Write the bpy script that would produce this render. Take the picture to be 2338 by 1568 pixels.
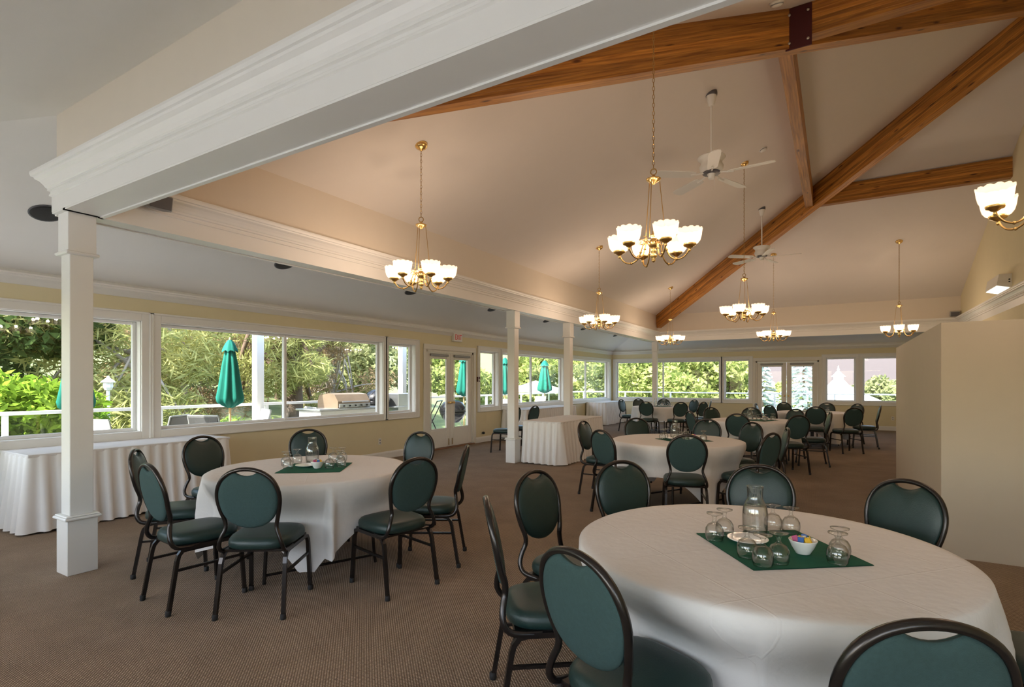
import bpy, bmesh, math, random
from mathutils import Vector, Matrix
random.seed(7)
for _o in list(bpy.data.objects):
    bpy.data.objects.remove(_o, do_unlink=True)
scene = bpy.context.scene
COL = scene.collection
PI = math.pi

# ---------------------------------------------------------------- camera
CAM_Z = 1.43
cam_data = bpy.data.cameras.new('camera')
cam = bpy.data.objects.new('camera', cam_data)
COL.objects.link(cam)
cam.location = (0, 0, CAM_Z)
cam.rotation_euler = (PI/2, 0, 0.5383)
cam_data.sensor_width = 36
cam_data.lens = 1215.3/2338*36
cam_data.shift_x = -(1183.5-1169)/2338
cam_data.shift_y = (871.4-784)/2338
cam_data.clip_end = 900
cam_data.clip_start = 0.05
scene.camera = cam

# ---------------------------------------------------------------- sky, sun, exposure
world = bpy.data.worlds.new('sky')
scene.world = world
world.use_nodes = True
wn = world.node_tree
wn.nodes.clear()
w_out = wn.nodes.new('ShaderNodeOutputWorld')
w_bg = wn.nodes.new('ShaderNodeBackground')
w_sky = wn.nodes.new('ShaderNodeTexSky')
w_sky.sky_type = 'NISHITA'
w_sky.sun_disc = False
w_sky.sun_elevation = math.radians(48)
w_sky.sun_rotation = math.radians(192)
w_sky.air_density = 1.0
w_sky.dust_density = 2.5
w_bg.inputs['Strength'].default_value = 0.95
wn.links.new(w_sky.outputs[0], w_bg.inputs[0])
wn.links.new(w_bg.outputs[0], w_out.inputs[0])

sun_data = bpy.data.lights.new('sun', 'SUN')
sun_data.energy = 17.0
sun_data.angle = math.radians(0.6)
sun_data.color = (1.0, 0.95, 0.86)
sun = bpy.data.objects.new('sun', sun_data)
COL.objects.link(sun)
sun.location = (-10, -20, 30)
sun.rotation_euler = Vector((0.20, 0.90, -0.98)).to_track_quat('-Z', 'Y').to_euler()

vs = scene.view_settings
vs.view_transform = 'Standard'
vs.look = 'None'
vs.gamma = 1.0
vs.use_curve_mapping = False
vs.exposure = 0.16
scene.display_settings.display_device = 'sRGB'
LAMP_W = 4.0           # watts per chandelier bulb
LAMP_RGB = (1.0, 0.72, 0.52)

def portal(name, loc, rot, sx, sy):          # marks a window band so that the sky is sampled through it
    d = bpy.data.lights.new(name, 'AREA')
    d.shape = 'RECTANGLE'
    d.size, d.size_y = sx, sy
    d.cycles.is_portal = True
    o = bpy.data.objects.new(name, d)
    COL.objects.link(o)
    o.location = loc
    o.rotation_euler = rot
portal('window_portal_left', (-7.5, 9.1, 1.5), (0, -PI/2, 0), 1.5, 19.0)
portal('window_portal_far', (-2.3, 19.22, 1.4), (-PI/2, 0, 0), 9.6, 1.9)
portal('window_portal_near', (-2.3, -1.0, 1.5), (PI/2, 0, 0), 9.6, 1.5)
scene.cycles.use_denoising = True
scene.cycles.max_bounces = 9
scene.cycles.diffuse_bounces = 5
scene.cycles.transparent_max_bounces = 16
scene.cycles.sample_clamp_indirect = 6.0
scene.cycles.caustics_reflective = False
scene.cycles.caustics_refractive = False

# ---------------------------------------------------------------- materials
MATS = {}
def _new(name):
    m = bpy.data.materials.new(name)
    m.use_nodes = True
    n = m.node_tree
    n.nodes.clear()
    o = n.nodes.new('ShaderNodeOutputMaterial')
    MATS[name] = m
    return m, n, o
def N(n, t, **k):
    x = n.nodes.new(t)
    for a, b in k.items():
        if a in x.inputs: x.inputs[a].default_value = b
        else: setattr(x, a, b)
    return x
def L(n, a, b): n.links.new(a, b)
def rgba(c): return (c[0], c[1], c[2], 1)
def plain(name, c, rough=.6, metal=0.0, var=.06, scale=6, bump=0.0, bscale=60, spec=.5):
    """one colour with a little procedural mottling and fine relief"""
    m, n, o = _new(name)
    p = N(n, 'ShaderNodeBsdfPrincipled', Roughness=rough, Metallic=metal)
    p.inputs['Specular IOR Level'].default_value = spec
    tc = N(n, 'ShaderNodeTexCoord')
    nz = N(n, 'ShaderNodeTexNoise', Scale=scale, Detail=3.0)
    L(n, tc.outputs['Object'], nz.inputs['Vector'])
    mx = N(n, 'ShaderNodeMix', data_type='RGBA')
    mx.inputs[6].default_value = rgba([v*(1-var) for v in c])
    mx.inputs[7].default_value = rgba([min(1, v*(1+var)) for v in c])
    L(n, nz.outputs['Fac'], mx.inputs[0])
    L(n, mx.outputs[2], p.inputs['Base Color'])
    if bump:
        b2 = N(n, 'ShaderNodeTexNoise', Scale=bscale, Detail=4.0)
        L(n, tc.outputs['Object'], b2.inputs['Vector'])
        bp = N(n, 'ShaderNodeBump', Strength=bump, Distance=.01)
        L(n, b2.outputs['Fac'], bp.inputs['Height'])
        L(n, bp.outputs[0], p.inputs['Normal'])
    L(n, p.outputs[0], o.inputs[0])
    return m

plain('white_trim', (.80, .79, .76), .42, var=.02)
plain('ceiling_paint', (.78, .765, .73), .85, var=.015, bump=.08, bscale=180)
plain('vault_paint', (.76, .71, .655), .85, var=.015, bump=.08, bscale=180)
plain('header_cream', (.70, .63, .53), .8, var=.015)
plain('yellow_wall', (.74, .66, .44), .75, var=.025, bump=.06, bscale=150)
plain('beige_partition', (.52, .46, .37), .7, var=.03, bump=.05, bscale=120)
plain('green_vinyl', (.011, .032, .029), .40, var=.12, scale=25, bump=.12, bscale=240)
plain('green_fabric', (.038, .072, .071), .8, var=.16, scale=90, bump=.3, bscale=420, spec=.25)
plain('black_frame', (.050, .044, .042), .27, .80, var=.2, scale=30)
plain('black_rubber', (.012, .012, .013), .7)
plain('skirt_cloth', (.80, .78, .76), .8, var=.02, scale=10, spec=.2)
plain('napkin_green', (.010, .105, .062), .8, var=.12, scale=40, spec=.2)
plain('white_china', (.82, .81, .78), .15, var=.01)
plain('table_board', (.30, .18, .10), .5, var=.15)
plain('brass', (.86, .58, .22), .28, 1.0, var=.12, scale=30)
plain('dark_brass', (.42, .27, .10), .36, .9, var=.15, scale=30)
plain('fan_white', (.78, .77, .71), .4, var=.02)
plain('fan_dark', (.10, .10, .11), .5)
plain('black_grille', (.012, .011, .011), .75, var=.3, scale=60)
plain('plate_red', (.070, .012, .016), .45, .2, var=.15)
plain('bolt_steel', (.60, .58, .55), .35, .9)
plain('outlet_white', (.80, .77, .70), .4)
plain('grey_plastic', (.30, .31, .31), .5)
plain('exit_red', (.80, .02, .04), .5)
plain('door_white', (.76, .73, .66), .45, var=.02)
plain('threshold_wood', (.22, .10, .04), .5, var=.2)
plain('steel', (.55, .56, .57), .30, .9, var=.05)
plain('bronze_lid', (.34, .25, .18), .35, .6, var=.15)
plain('enamel_black', (.012, .012, .014), .12, var=.1)
plain('umbrella_cloth', (.008, .13, .10), .8, var=.12, scale=8, spec=.2)
plain('umbrella_wood', (.55, .36, .16), .5)
plain('sling_white', (.72, .70, .66), .7)
plain('sling_dark', (.07, .07, .07), .6)
plain('rail_white', (.80, .80, .80), .4)
plain('deck_grey', (.43, .42, .43), .7, var=.12, scale=3)
plain('counter_white', (.72, .71, .69), .35)
plain('lawn', (.15, .18, .065), .95, var=.4, scale=1.5, bump=.6, bscale=12)
plain('hill', (.30, .31, .20), .95, var=.30, scale=.12, bump=.4, bscale=1.5)
plain('far_hill', (.070, .056, .055), .95, var=.12, scale=.03)
plain('bark', (.13, .085, .06), .9, var=.35, scale=12, bump=.8, bscale=25)
plain('bark_grey', (.36, .31, .27), .9, var=.3, scale=12, bump=.8, bscale=25)
plain('gazebo_white', (.80, .80, .80), .5)
plain('sugar_blue', (.05, .14, .42), .5)
plain('sugar_yellow', (.80, .50, .04), .5)
plain('sugar_pink', (.42, .05, .16), .5)
plain('soffit_white', (.62, .61, .58), .7)

def leafmat(name, c1, c2, trans=.35):
    m, n, o = _new(name)
    g = N(n, 'ShaderNodeTexCoord')
    nz = N(n, 'ShaderNodeTexNoise', Scale=1.1, Detail=5.0, Roughness=.7)
    L(n, g.outputs['Object'], nz.inputs['Vector'])
    r = N(n, 'ShaderNodeValToRGB')
    r.color_ramp.elements[0].position = .35; r.color_ramp.elements[1].position = .65
    r.color_ramp.elements[0].color = rgba(c1); r.color_ramp.elements[1].color = rgba(c2)
    L(n, nz.outputs['Fac'], r.inputs[0])
    d = N(n, 'ShaderNodeBsdfDiffuse'); t = N(n, 'ShaderNodeBsdfTranslucent')
    L(n, r.outputs[0], d.inputs[0]); L(n, r.outputs[0], t.inputs[0])
    mx = N(n, 'ShaderNodeMixShader', Fac=trans)
    L(n, d.outputs[0], mx.inputs[1]); L(n, t.outputs[0], mx.inputs[2])
    L(n, mx.outputs[0], o.inputs[0])
leafmat('leaf_vine', (.12, .24, .02), (.32, .44, .06))
leafmat('leaf_dark', (.035, .065, .02), (.09, .13, .04))
leafmat('leaf_pine', (.27, .30, .10), (.60, .57, .24), .3)
leafmat('leaf_shrub', (.19, .26, .07), (.46, .48, .17))
leafmat('leaf_olive', (.16, .19, .08), (.34, .35, .17))
leafmat('leaf_spruce', (.30, .38, .36), (.52, .60, .58), .2)
leafmat('leaf_dry', (.22, .15, .08), (.40, .30, .18), .3)

def tablecloth():
    """white table linen with pressed fold lines"""
    m, n, o = _new('tablecloth')
    p = N(n, 'ShaderNodeBsdfPrincipled', Roughness=.85)
    p.inputs['Specular IOR Level'].default_value = .2
    tc = N(n, 'ShaderNodeTexCoord')
    nz = N(n, 'ShaderNodeTexNoise', Scale=14.0, Detail=3.0); L(n, tc.outputs['Object'], nz.inputs['Vector'])
    r = N(n, 'ShaderNodeValToRGB')
    r.color_ramp.elements[0].color = (.69, .665, .65, 1); r.color_ramp.elements[1].color = (.73, .705, .69, 1)
    L(n, nz.outputs['Fac'], r.inputs[0]); L(n, r.outputs[0], p.inputs['Base Color'])
    mp = N(n, 'ShaderNodeMapping'); mp.inputs['Rotation'].default_value = (0, 0, .72)
    L(n, tc.outputs['Object'], mp.inputs[0])
    bk = N(n, 'ShaderNodeTexBrick', Scale=1.0, offset=0.0)
    bk.inputs['Brick Width'].default_value = .46; bk.inputs['Row Height'].default_value = .46
    bk.inputs['Mortar Size'].default_value = .006; bk.inputs['Mortar Smooth'].default_value = .9
    L(n, mp.outputs[0], bk.inputs['Vector'])
    b2 = N(n, 'ShaderNodeTexNoise', Scale=26.0, Detail=4.0); L(n, tc.outputs['Object'], b2.inputs['Vector'])
    m1 = N(n, 'ShaderNodeMath', operation='MULTIPLY_ADD'); m1.inputs[1].default_value = .35
    L(n, bk.outputs['Fac'], m1.inputs[0]); L(n, b2.outputs['Fac'], m1.inputs[2])
    bp = N(n, 'ShaderNodeBump', Strength=.22, Distance=.012)
    L(n, m1.outputs[0], bp.inputs['Height']); L(n, bp.outputs[0], p.inputs['Normal'])
    L(n, p.outputs[0], o.inputs[0])
tablecloth()

def carpet():
    m, n, o = _new('carpet')
    p = N(n, 'ShaderNodeBsdfPrincipled', Roughness=.95)
    p.inputs['Specular IOR Level'].default_value = .1
    tc = N(n, 'ShaderNodeTexCoord')
    mp = N(n, 'ShaderNodeMapping'); mp.inputs['Rotation'].default_value = (0, 0, -.82)
    L(n, tc.outputs['Object'], mp.inputs[0])
    ws = []
    for d in ('X', 'Y'):
        w = N(n, 'ShaderNodeTexWave', Scale=25.0, Distortion=.9, Detail=1.0)
        w.bands_direction = d
        w.inputs['Detail Scale'].default_value = 3.0
        L(n, mp.outputs[0], w.inputs[0]); ws.append(w)
    mu = N(n, 'ShaderNodeMath', operation='MULTIPLY')
    L(n, ws[0].outputs['Fac'], mu.inputs[0]); L(n, ws[1].outputs['Fac'], mu.inputs[1])
    r = N(n, 'ShaderNodeValToRGB')
    r.color_ramp.elements[0].position = .06; r.color_ramp.elements[1].position = .55
    r.color_ramp.elements[0].color = (.19, .142, .104, 1); r.color_ramp.elements[1].color = (.50, .39, .295, 1)
    L(n, mu.outputs[0], r.inputs[0])
    nz = N(n, 'ShaderNodeTexNoise', Scale=2.2, Detail=6.0, Roughness=.65)
    L(n, tc.outputs['Object'], nz.inputs['Vector'])
    r2 = N(n, 'ShaderNodeValToRGB')
    r2.color_ramp.elements[0].position = .3; r2.color_ramp.elements[1].position = .7
    r2.color_ramp.elements[0].color = (.82, .80, .78, 1); r2.color_ramp.elements[1].color = (1.08, 1.06, 1.04, 1)
    L(n, nz.outputs['Fac'], r2.inputs[0])
    mx = N(n, 'ShaderNodeMix', data_type='RGBA', blend_type='MULTIPLY'); mx.inputs[0].default_value = 1
    L(n, r.outputs[0], mx.inputs[6]); L(n, r2.outputs[0], mx.inputs[7])
    L(n, mx.outputs[2], p.inputs['Base Color'])
    bp = N(n, 'ShaderNodeBump', Strength=.7, Distance=.006)
    L(n, mu.outputs[0], bp.inputs['Height']); L(n, bp.outputs[0], p.inputs['Normal'])
    L(n, p.outputs[0], o.inputs[0])
carpet()

def wood():
    """honey glulam fir: long streaks along local X, knots, a tone per lamination"""
    m, n, o = _new('glulam')
    p = N(n, 'ShaderNodeBsdfPrincipled', Roughness=.42)
    tc = N(n, 'ShaderNodeTexCoord'); oi = N(n, 'ShaderNodeObjectInfo')
    ad = N(n, 'ShaderNodeVectorMath', operation='ADD')
    sc = N(n, 'ShaderNodeVectorMath', operation='SCALE'); sc.inputs['Scale'].default_value = 40
    cb = N(n, 'ShaderNodeCombineXYZ')
    L(n, oi.outputs['Random'], cb.inputs[0]); L(n, oi.outputs['Random'], cb.inputs[1])
    L(n, cb.outputs[0], sc.inputs[0]); L(n, tc.outputs['Object'], ad.inputs[0]); L(n, sc.outputs[0], ad.inputs[1])
    mp = N(n, 'ShaderNodeMapping'); mp.inputs['Scale'].default_value = (.9, 22, 22)
    L(n, ad.outputs[0], mp.inputs[0])
    nz = N(n, 'ShaderNodeTexNoise', Scale=2.0, Detail=5.0, Distortion=.5)
    L(n, mp.outputs[0], nz.inputs['Vector'])
    r = N(n, 'ShaderNodeValToRGB')
    r.color_ramp.elements[0].position = .3; r.color_ramp.elements[1].position = .72
    r.color_ramp.elements[0].color = (.25, .085, .010, 1); r.color_ramp.elements[1].color = (.66, .30, .055, 1)
    L(n, nz.outputs['Fac'], r.inputs[0])
    hs = N(n, 'ShaderNodeHueSaturation')
    mr = N(n, 'ShaderNodeMapRange'); mr.inputs[3].default_value = .62; mr.inputs[4].default_value = 1.25
    L(n, oi.outputs['Random'], mr.inputs[0]); L(n, mr.outputs[0], hs.inputs['Value'])
    L(n, r.outputs[0], hs.inputs['Color'])
    mk = N(n, 'ShaderNodeMapping'); mk.inputs['Scale'].default_value = (1.6, 5, 5)
    L(n, ad.outputs[0], mk.inputs[0])
    vo = N(n, 'ShaderNodeTexVoronoi', Scale=1.5); L(n, mk.outputs[0], vo.inputs['Vector'])
    kr = N(n, 'ShaderNodeValToRGB')
    kr.color_ramp.elements[0].position = .07; kr.color_ramp.elements[1].position = .17
    kr.color_ramp.elements[0].color = (.20, .12, .08, 1); kr.color_ramp.elements[1].color = (1, 1, 1, 1)
    L(n, vo.outputs['Distance'], kr.inputs[0])
    mx = N(n, 'ShaderNodeMix', data_type='RGBA', blend_type='MULTIPLY'); mx.inputs[0].default_value = 1
    L(n, hs.outputs[0], mx.inputs[6]); L(n, kr.outputs[0], mx.inputs[7])
    L(n, mx.outputs[2], p.inputs['Base Color'])
    L(n, p.outputs[0], o.inputs[0])
wood()

def pane():
    m, n, o = _new('pane_glass')
    t = N(n, 'ShaderNodeBsdfTransparent'); t.inputs[0].default_value = (.96, .98, .97, 1)
    g = N(n, 'ShaderNodeBsdfGlossy', Roughness=.0)
    lw = N(n, 'ShaderNodeLayerWeight', Blend=.5)
    pw = N(n, 'ShaderNodeMath', operation='POWER'); pw.inputs[1].default_value = 5
    L(n, lw.outputs['Facing'], pw.inputs[0])
    f = N(n, 'ShaderNodeMath', operation='MULTIPLY_ADD'); f.inputs[1].default_value = .45; f.inputs[2].default_value = .018
    L(n, pw.outputs[0], f.inputs[0])
    mx = N(n, 'ShaderNodeMixShader')
    L(n, f.outputs[0], mx.inputs[0]); L(n, t.outputs[0], mx.inputs[1]); L(n, g.outputs[0], mx.inputs[2])
    L(n, mx.outputs[0], o.inputs[0])
pane()
def clear(name, edge, tint, gl):
    """thin clear glass or water: see-through face on, darker and more mirror-like towards the rim"""
    m, n, o = _new(name)
    lw = N(n, 'ShaderNodeLayerWeight', Blend=.5)
    p3 = N(n, 'ShaderNodeMath', operation='POWER'); p3.inputs[1].default_value = 2.6
    L(n, lw.outputs['Facing'], p3.inputs[0])
    mc = N(n, 'ShaderNodeMix', data_type='RGBA')
    mc.inputs[6].default_value = rgba(tint); mc.inputs[7].default_value = rgba(edge)
    L(n, p3.outputs[0], mc.inputs[0])
    t = N(n, 'ShaderNodeBsdfTransparent'); L(n, mc.outputs[2], t.inputs[0])
    g = N(n, 'ShaderNodeBsdfGlossy', Roughness=.02)
    f = N(n, 'ShaderNodeMath', operation='MULTIPLY_ADD'); f.inputs[1].default_value = gl; f.inputs[2].default_value = .06
    L(n, p3.outputs[0], f.inputs[0])
    mx = N(n, 'ShaderNodeMixShader')
    L(n, f.outputs[0], mx.inputs[0]); L(n, t.outputs[0], mx.inputs[1]); L(n, g.outputs[0], mx.inputs[2])
    L(n, mx.outputs[0], o.inputs[0])
clear('drinking_glass', (.42, .43, .42), (.985, .99, .988), .55)
clear('water', (.55, .57, .57), (.96, .975, .975), .35)
def lampshade():
    m, n, o = _new('lit_shade')
    d = N(n, 'ShaderNodeBsdfTranslucent'); d.inputs[0].default_value = (.95, .88, .80, 1)
    t = N(n, 'ShaderNodeBsdfTransparent')
    mx = N(n, 'ShaderNodeMixShader', Fac=.965)
    e = N(n, 'ShaderNodeEmission', Strength=.34); e.inputs[0].default_value = (1.0, .74, .52, 1)
    a = N(n, 'ShaderNodeAddShader')
    L(n, d.outputs[0], mx.inputs[1]); L(n, t.outputs[0], mx.inputs[2])
    L(n, mx.outputs[0], a.inputs[0]); L(n, e.outputs[0], a.inputs[1])
    L(n, a.outputs[0], o.inputs[0])
lampshade()
def glow(name, c, s):
    m, n, o = _new(name)
    e = N(n, 'ShaderNodeEmission', Strength=s); e.inputs[0].default_value = rgba(c)
    L(n, e.outputs[0], o.inputs[0])
glow('bulb_glow', (1.0, .84, .62), 6.0)
glow('lens_glow', (1.0, .95, .85), 1.6)

# ---------------------------------------------------------------- mesh helpers
class MB:
    def __init__(s): s.v = []; s.f = []; s.sm = []
    def add(s, vs, fs, smooth=False):
        b = len(s.v)
        s.v += [tuple(v) for v in vs]
        for f in fs:
            s.f.append(tuple(b+i for i in f)); s.sm.append(smooth)
        return s
    def box(s, x0, x1, y0, y1, z0, z1):
        return s.add([(x0,y0,z0),(x1,y0,z0),(x1,y1,z0),(x0,y1,z0),(x0,y0,z1),(x1,y0,z1),(x1,y1,z1),(x0,y1,z1)],
                     [(0,3,2,1),(4,5,6,7),(0,1,5,4),(1,2,6,5),(2,3,7,6),(3,0,4,7)])
    def cbox(s, x0, x1, y0, y1, z0, z1, c=.006):
        """box with chamfered edges"""
        bm = bmesh.new()
        M = Matrix.Translation(((x0+x1)/2, (y0+y1)/2, (z0+z1)/2)) @ Matrix.Diagonal((x1-x0, y1-y0, z1-z0, 1))
        bmesh.ops.create_cube(bm, size=1, matrix=M)
        c = min(c, .45*min(x1-x0, y1-y0, z1-z0))
        bmesh.ops.bevel(bm, geom=bm.edges[:], offset=c, segments=1, affect='EDGES', profile=.5)
        bm.verts.index_update()
        s.add([v.co[:] for v in bm.verts], [[v.index for v in f.verts] for f in bm.faces])
        bm.free(); return s
    def tube(s, pts, r, n=8, closed=False, caps=True, flat=1.0):
        P = [Vector(p) for p in pts]; m = len(P)
        rr = r if isinstance(r, (list, tuple)) else [r]*m
        rings = []; up = None
        for i in range(m):
            if closed: t = P[(i+1) % m]-P[i-1]
            else: t = P[min(i+1, m-1)]-P[max(i-1, 0)]
            if t.length < 1e-9: t = Vector((0, 0, 1))
            t.normalize()
            if up is None:
                up = Vector((0, 0, 1)) if abs(t.z) < .9 else Vector((1, 0, 0))
            a = (up-t*up.dot(t))
            if a.length < 1e-6: a = t.orthogonal()
            a.normalize(); b = t.cross(a); up = a
            rings.append([P[i]+(a*math.cos(2*PI*(k+.5)/n)+b*flat*math.sin(2*PI*(k+.5)/n))*rr[i] for k in range(n)])
        vs = [v for rg in rings for v in rg]; fs = []
        for i in range(m if closed else m-1):
            j = (i+1) % m
            for k in range(n):
                fs.append((i*n+k, i*n+(k+1) % n, j*n+(k+1) % n, j*n+k))
        s.add(vs, fs, n > 4)
        if caps and not closed:
            s.add(rings[0], [tuple(range(n))[::-1]]); s.add(rings[-1], [tuple(range(n))])
        return s
    def lathe(s, prof, n=20, c=(0, 0, 0), smooth=True, scallop=None):
        """prof: (r, z) list from bottom to top; r=0 closes"""
        vs = []; fs = []; idx = []
        for q, (r, z) in enumerate(prof):
            if r < 1e-6:
                idx.append([len(vs)]); vs.append((c[0], c[1], c[2]+z))
            else:
                row = []
                for k in range(n):
                    a = 2*PI*k/n; rr = r; zz = z
                    if scallop and q in scallop[0]:
                        w = abs(math.sin(a*scallop[1]/2)); rr = r*(1+.05*(w-.6)); zz = z+scallop[2]*(w-.6)
                    row.append(len(vs)); vs.append((c[0]+rr*math.cos(a), c[1]+rr*math.sin(a), c[2]+zz))
                idx.append(row)
        for A, B in zip(idx, idx[1:]):
            if len(A) == 1 and len(B) == 1: continue
            for k in range(n):
                k2 = (k+1) % n
                if len(A) == 1: fs.append((A[0], B[k2], B[k]))
                elif len(B) == 1: fs.append((A[k], A[k2], B[0]))
                else: fs.append((A[k], A[k2], B[k2], B[k]))
        return s.add(vs, fs, smooth)
    def quad(s, *p): return s.add(p, [tuple(range(len(p)))])
    def sweep(s, prof, A, B, out, ea=0, eb=0):
        """extrude profile [(o, z)] from plan point A to B; 'out' is the plan direction of +o;
        ea/eb lengthen each end by e*o so that runs mitre at corners"""
        A = Vector((A[0], A[1])); B = Vector((B[0], B[1])); d = (B-A).normalized(); out = Vector(out)
        n = len(prof)
        va = [A+out*o-d*(ea*o) for o, z in prof]; vb = [B+out*o+d*(eb*o) for o, z in prof]
        vs = [(v.x, v.y, z) for v, (o, z) in zip(va, prof)]+[(v.x, v.y, z) for v, (o, z) in zip(vb, prof)]
        fs = [(i, (i+1) % n, n+(i+1) % n, n+i) for i in range(n)]
        fs += [tuple(range(n))[::-1], tuple(range(n, 2*n))]
        return s.add(vs, fs)
    def mesh(s, name, mat):
        me = bpy.data.meshes.new(name)
        me.from_pydata(s.v, [], s.f)
        me.polygons.foreach_set('use_smooth', s.sm)
        me.materials.append(MATS[mat])
        me.update()
        return me
    def fixn(s, me):
        bm = bmesh.new(); bm.from_mesh(me)
        bmesh.ops.recalc_face_normals(bm, faces=bm.faces[:]); bm.to_mesh(me); bm.free()
    def build(s, name, mat, parent=None, fix=True):
        me = s.mesh(name, mat)
        if fix: s.fixn(me)
        return obj(name, me, parent)
def obj(name, me, parent=None):
    o = bpy.data.objects.new(name, me)
    COL.objects.link(o)
    if parent is not None: o.parent = parent
    return o
def empty(name, loc=(0, 0, 0), rz=0):
    o = bpy.data.objects.new(name, None)
    o.empty_display_size = .1
    COL.objects.link(o); o.location = loc; o.rotation_euler = (0, 0, rz)
    return o
def tag(o, label=None, cat=None, group=None, kind=None):
    if label: o['label'] = label
    if cat: o['category'] = cat
    if group: o['group'] = group
    if kind: o['kind'] = kind
    return o
def copy_tree(o, parent=None):
    c = o.copy(); COL.objects.link(c)
    if parent is not None: c.parent = parent
    for ch in list(o.children): copy_tree(ch, c)
    return c
def spline(pts, sub=4, closed=False):
    P = [Vector(p) for p in pts]; n = len(P); out = []
    rng = n if closed else n-1
    for i in range(rng):
        p0 = P[(i-1) % n] if closed else P[max(i-1, 0)]
        p1 = P[i]; p2 = P[(i+1) % n]
        p3 = P[(i+2) % n] if closed else P[min(i+2, n-1)]
        for k in range(sub):
            t = k/sub
            out.append(.5*((2*p1)+(p2-p0)*t+(2*p0-5*p1+4*p2-p3)*t*t+(3*p1-p0-3*p2+p3)*t**3))
    if not closed: out.append(P[-1])
    return out
# ================================================================ THE SETTING
XL, XW, YN, YF = -7.22, 2.60, -0.72, 18.95      # inside faces of the four walls
XI, XO = -4.84, -5.03                            # left header, inner and outer face
YNI, YNO = 1.845, 1.655                          # near header
YFI, YFO = 16.63, 16.82                          # far header
ZB, ZT, ZR, ZC = 2.70, 3.516, 3.43, 2.55         # header soffit, vault spring, ring top, ring foot
APX, APY, APZ = 2.60, (YNI+YFI)/2, 6.545
TH = 0.18
W0, W1 = .87, 2.12                               # glass bottom and top

def struct(o, label, kind='structure'):
    return tag(o, label, None, None, kind)

m = MB(); m.box(XL-.02, XW+.02, YN-.02, YF+.02, -.06, 0)
struct(m.build('floor', 'carpet'), 'brown flecked loop-pile carpet covering the whole hall floor')

def wall(name, s0, s1, openings, place, mat, label, ztop=2.62):
    """openings: (a, b, z0, z1) along the wall; place = (location, rotation)"""
    m = MB(); cuts = sorted(openings); p = s0
    for a, b, z0, z1 in cuts:
        if a > p: m.box(p, a, 0, TH, 0, ztop)
        if z0 > 0: m.box(a, b, 0, TH, 0, z0)
        m.box(a, b, 0, TH, z1, ztop)
        p = b
    if p < s1: m.box(p, s1, 0, TH, 0, ztop)
    o = m.build(name, mat); o.location = place[0]; o.rotation_euler = (0, 0, place[1])
    return struct(o, label)
LEFT = ((XL, 0, 0), PI/2)
FAR = ((0, YF, 0), 0)
NEAR = ((0, YN, 0), PI)
E_ = .05
win_left = [(.30, 3.14, None), (3.45, 7.14, 5.22), (7.37, 8.02, None), (10.36, 11.06, None), (11.34, 14.76, 12.96), (15.42, 18.60, 16.75)]
win_far = [(-7.02, -3.43, -5.33), (-3.20, -2.50, None), (-.23, .46, None), (.73, 1.75, None)]
win_near = [(-2.3, -.15, None), (.25, 2.4, 1.3), (2.8, 4.9, None), (5.2, 7.0, None)]  # unseen windows, assumed here so daylight reaches the near side
D_LEFT = (8.40, 10.05); D_FAR = (-2.26, -.46); DZ = 2.10
ow = lambda l: [(a-E_, b+E_, W0-E_, W1+E_) for a, b, _ in l]
wall('wall_left', YN, YF+TH, ow(win_left)+[(D_LEFT[0], D_LEFT[1], 0, DZ)], LEFT, 'yellow_wall', 'pale yellow window wall running down the left side')
wall('wall_far', XL-TH, XW+TH, ow(win_far)+[(D_FAR[0], D_FAR[1], 0, DZ)], FAR, 'yellow_wall', 'pale yellow window wall at the far end')
wall('wall_near', -XW-TH, -XL+TH, ow(win_near), NEAR, 'yellow_wall', 'window wall behind the viewpoint')
m = MB()
m.box(XW, XW+TH, YN, YF, 0, ZT)
m.add([(XW, YNI, ZT), (XW, YFI, ZT), (XW, APY, APZ), (XW+TH, YNI, ZT), (XW+TH, YFI, ZT), (XW+TH, APY, APZ)],
      [(0, 2, 1), (3, 4, 5), (0, 1, 4, 3), (1, 2, 5, 4), (2, 0, 3, 5)])
struct(m.build('wall_right', 'yellow_wall'), 'tall yellow gable wall on the right under the vault')

# ring ceiling (slopes down to the outer walls) and the hipped vault
OL, ON, OF = XL, YN, YF
m = MB()
m.quad((XO, YNO, ZR), (XO, YFO, ZR), (OL, OF, ZC), (OL, ON, ZC))
m.quad((XO, YFO, ZR), (XW, YFO, ZR), (XW, OF, ZC), (OL, OF, ZC))
m.quad((XO, YNO, ZR), (OL, ON, ZC), (XW, ON, ZC), (XW, YNO, ZR))
struct(m.build('ceiling', 'ceiling_paint', fix=False), 'white sloping ceiling of the outer ring around the vault')
m = MB()
A, B, C = (XI, YNI, ZT), (XI, YFI, ZT), (APX, APY, APZ)
m.quad(A, B, C)
m.quad(B, (XW, YFI, ZT), C)
m.quad((XW, YNI, ZT), A, C)
struct(m.build('ceiling', 'vault_paint', fix=False), 'off-white hipped vault ceiling above the timber beams')
m = MB()      # added eaves, unseen, keeping direct sun out of the windows
z = 2.36
m.box(XL-TH-1.0, XL-TH, YN-1.2, YF+1.2, z, z+.16)
m.box(XL-TH, XW+1, YF+TH, YF+TH+1.0, z, z+.16)
m.box(XL-TH-1.0, XW+1, YN-TH-1.8, YN-TH, z, z+.16)
struct(m.build('trim_added_eaves', 'soffit_white'), 'added white eaves, unseen above the windows, shading them from the sun')

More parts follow.
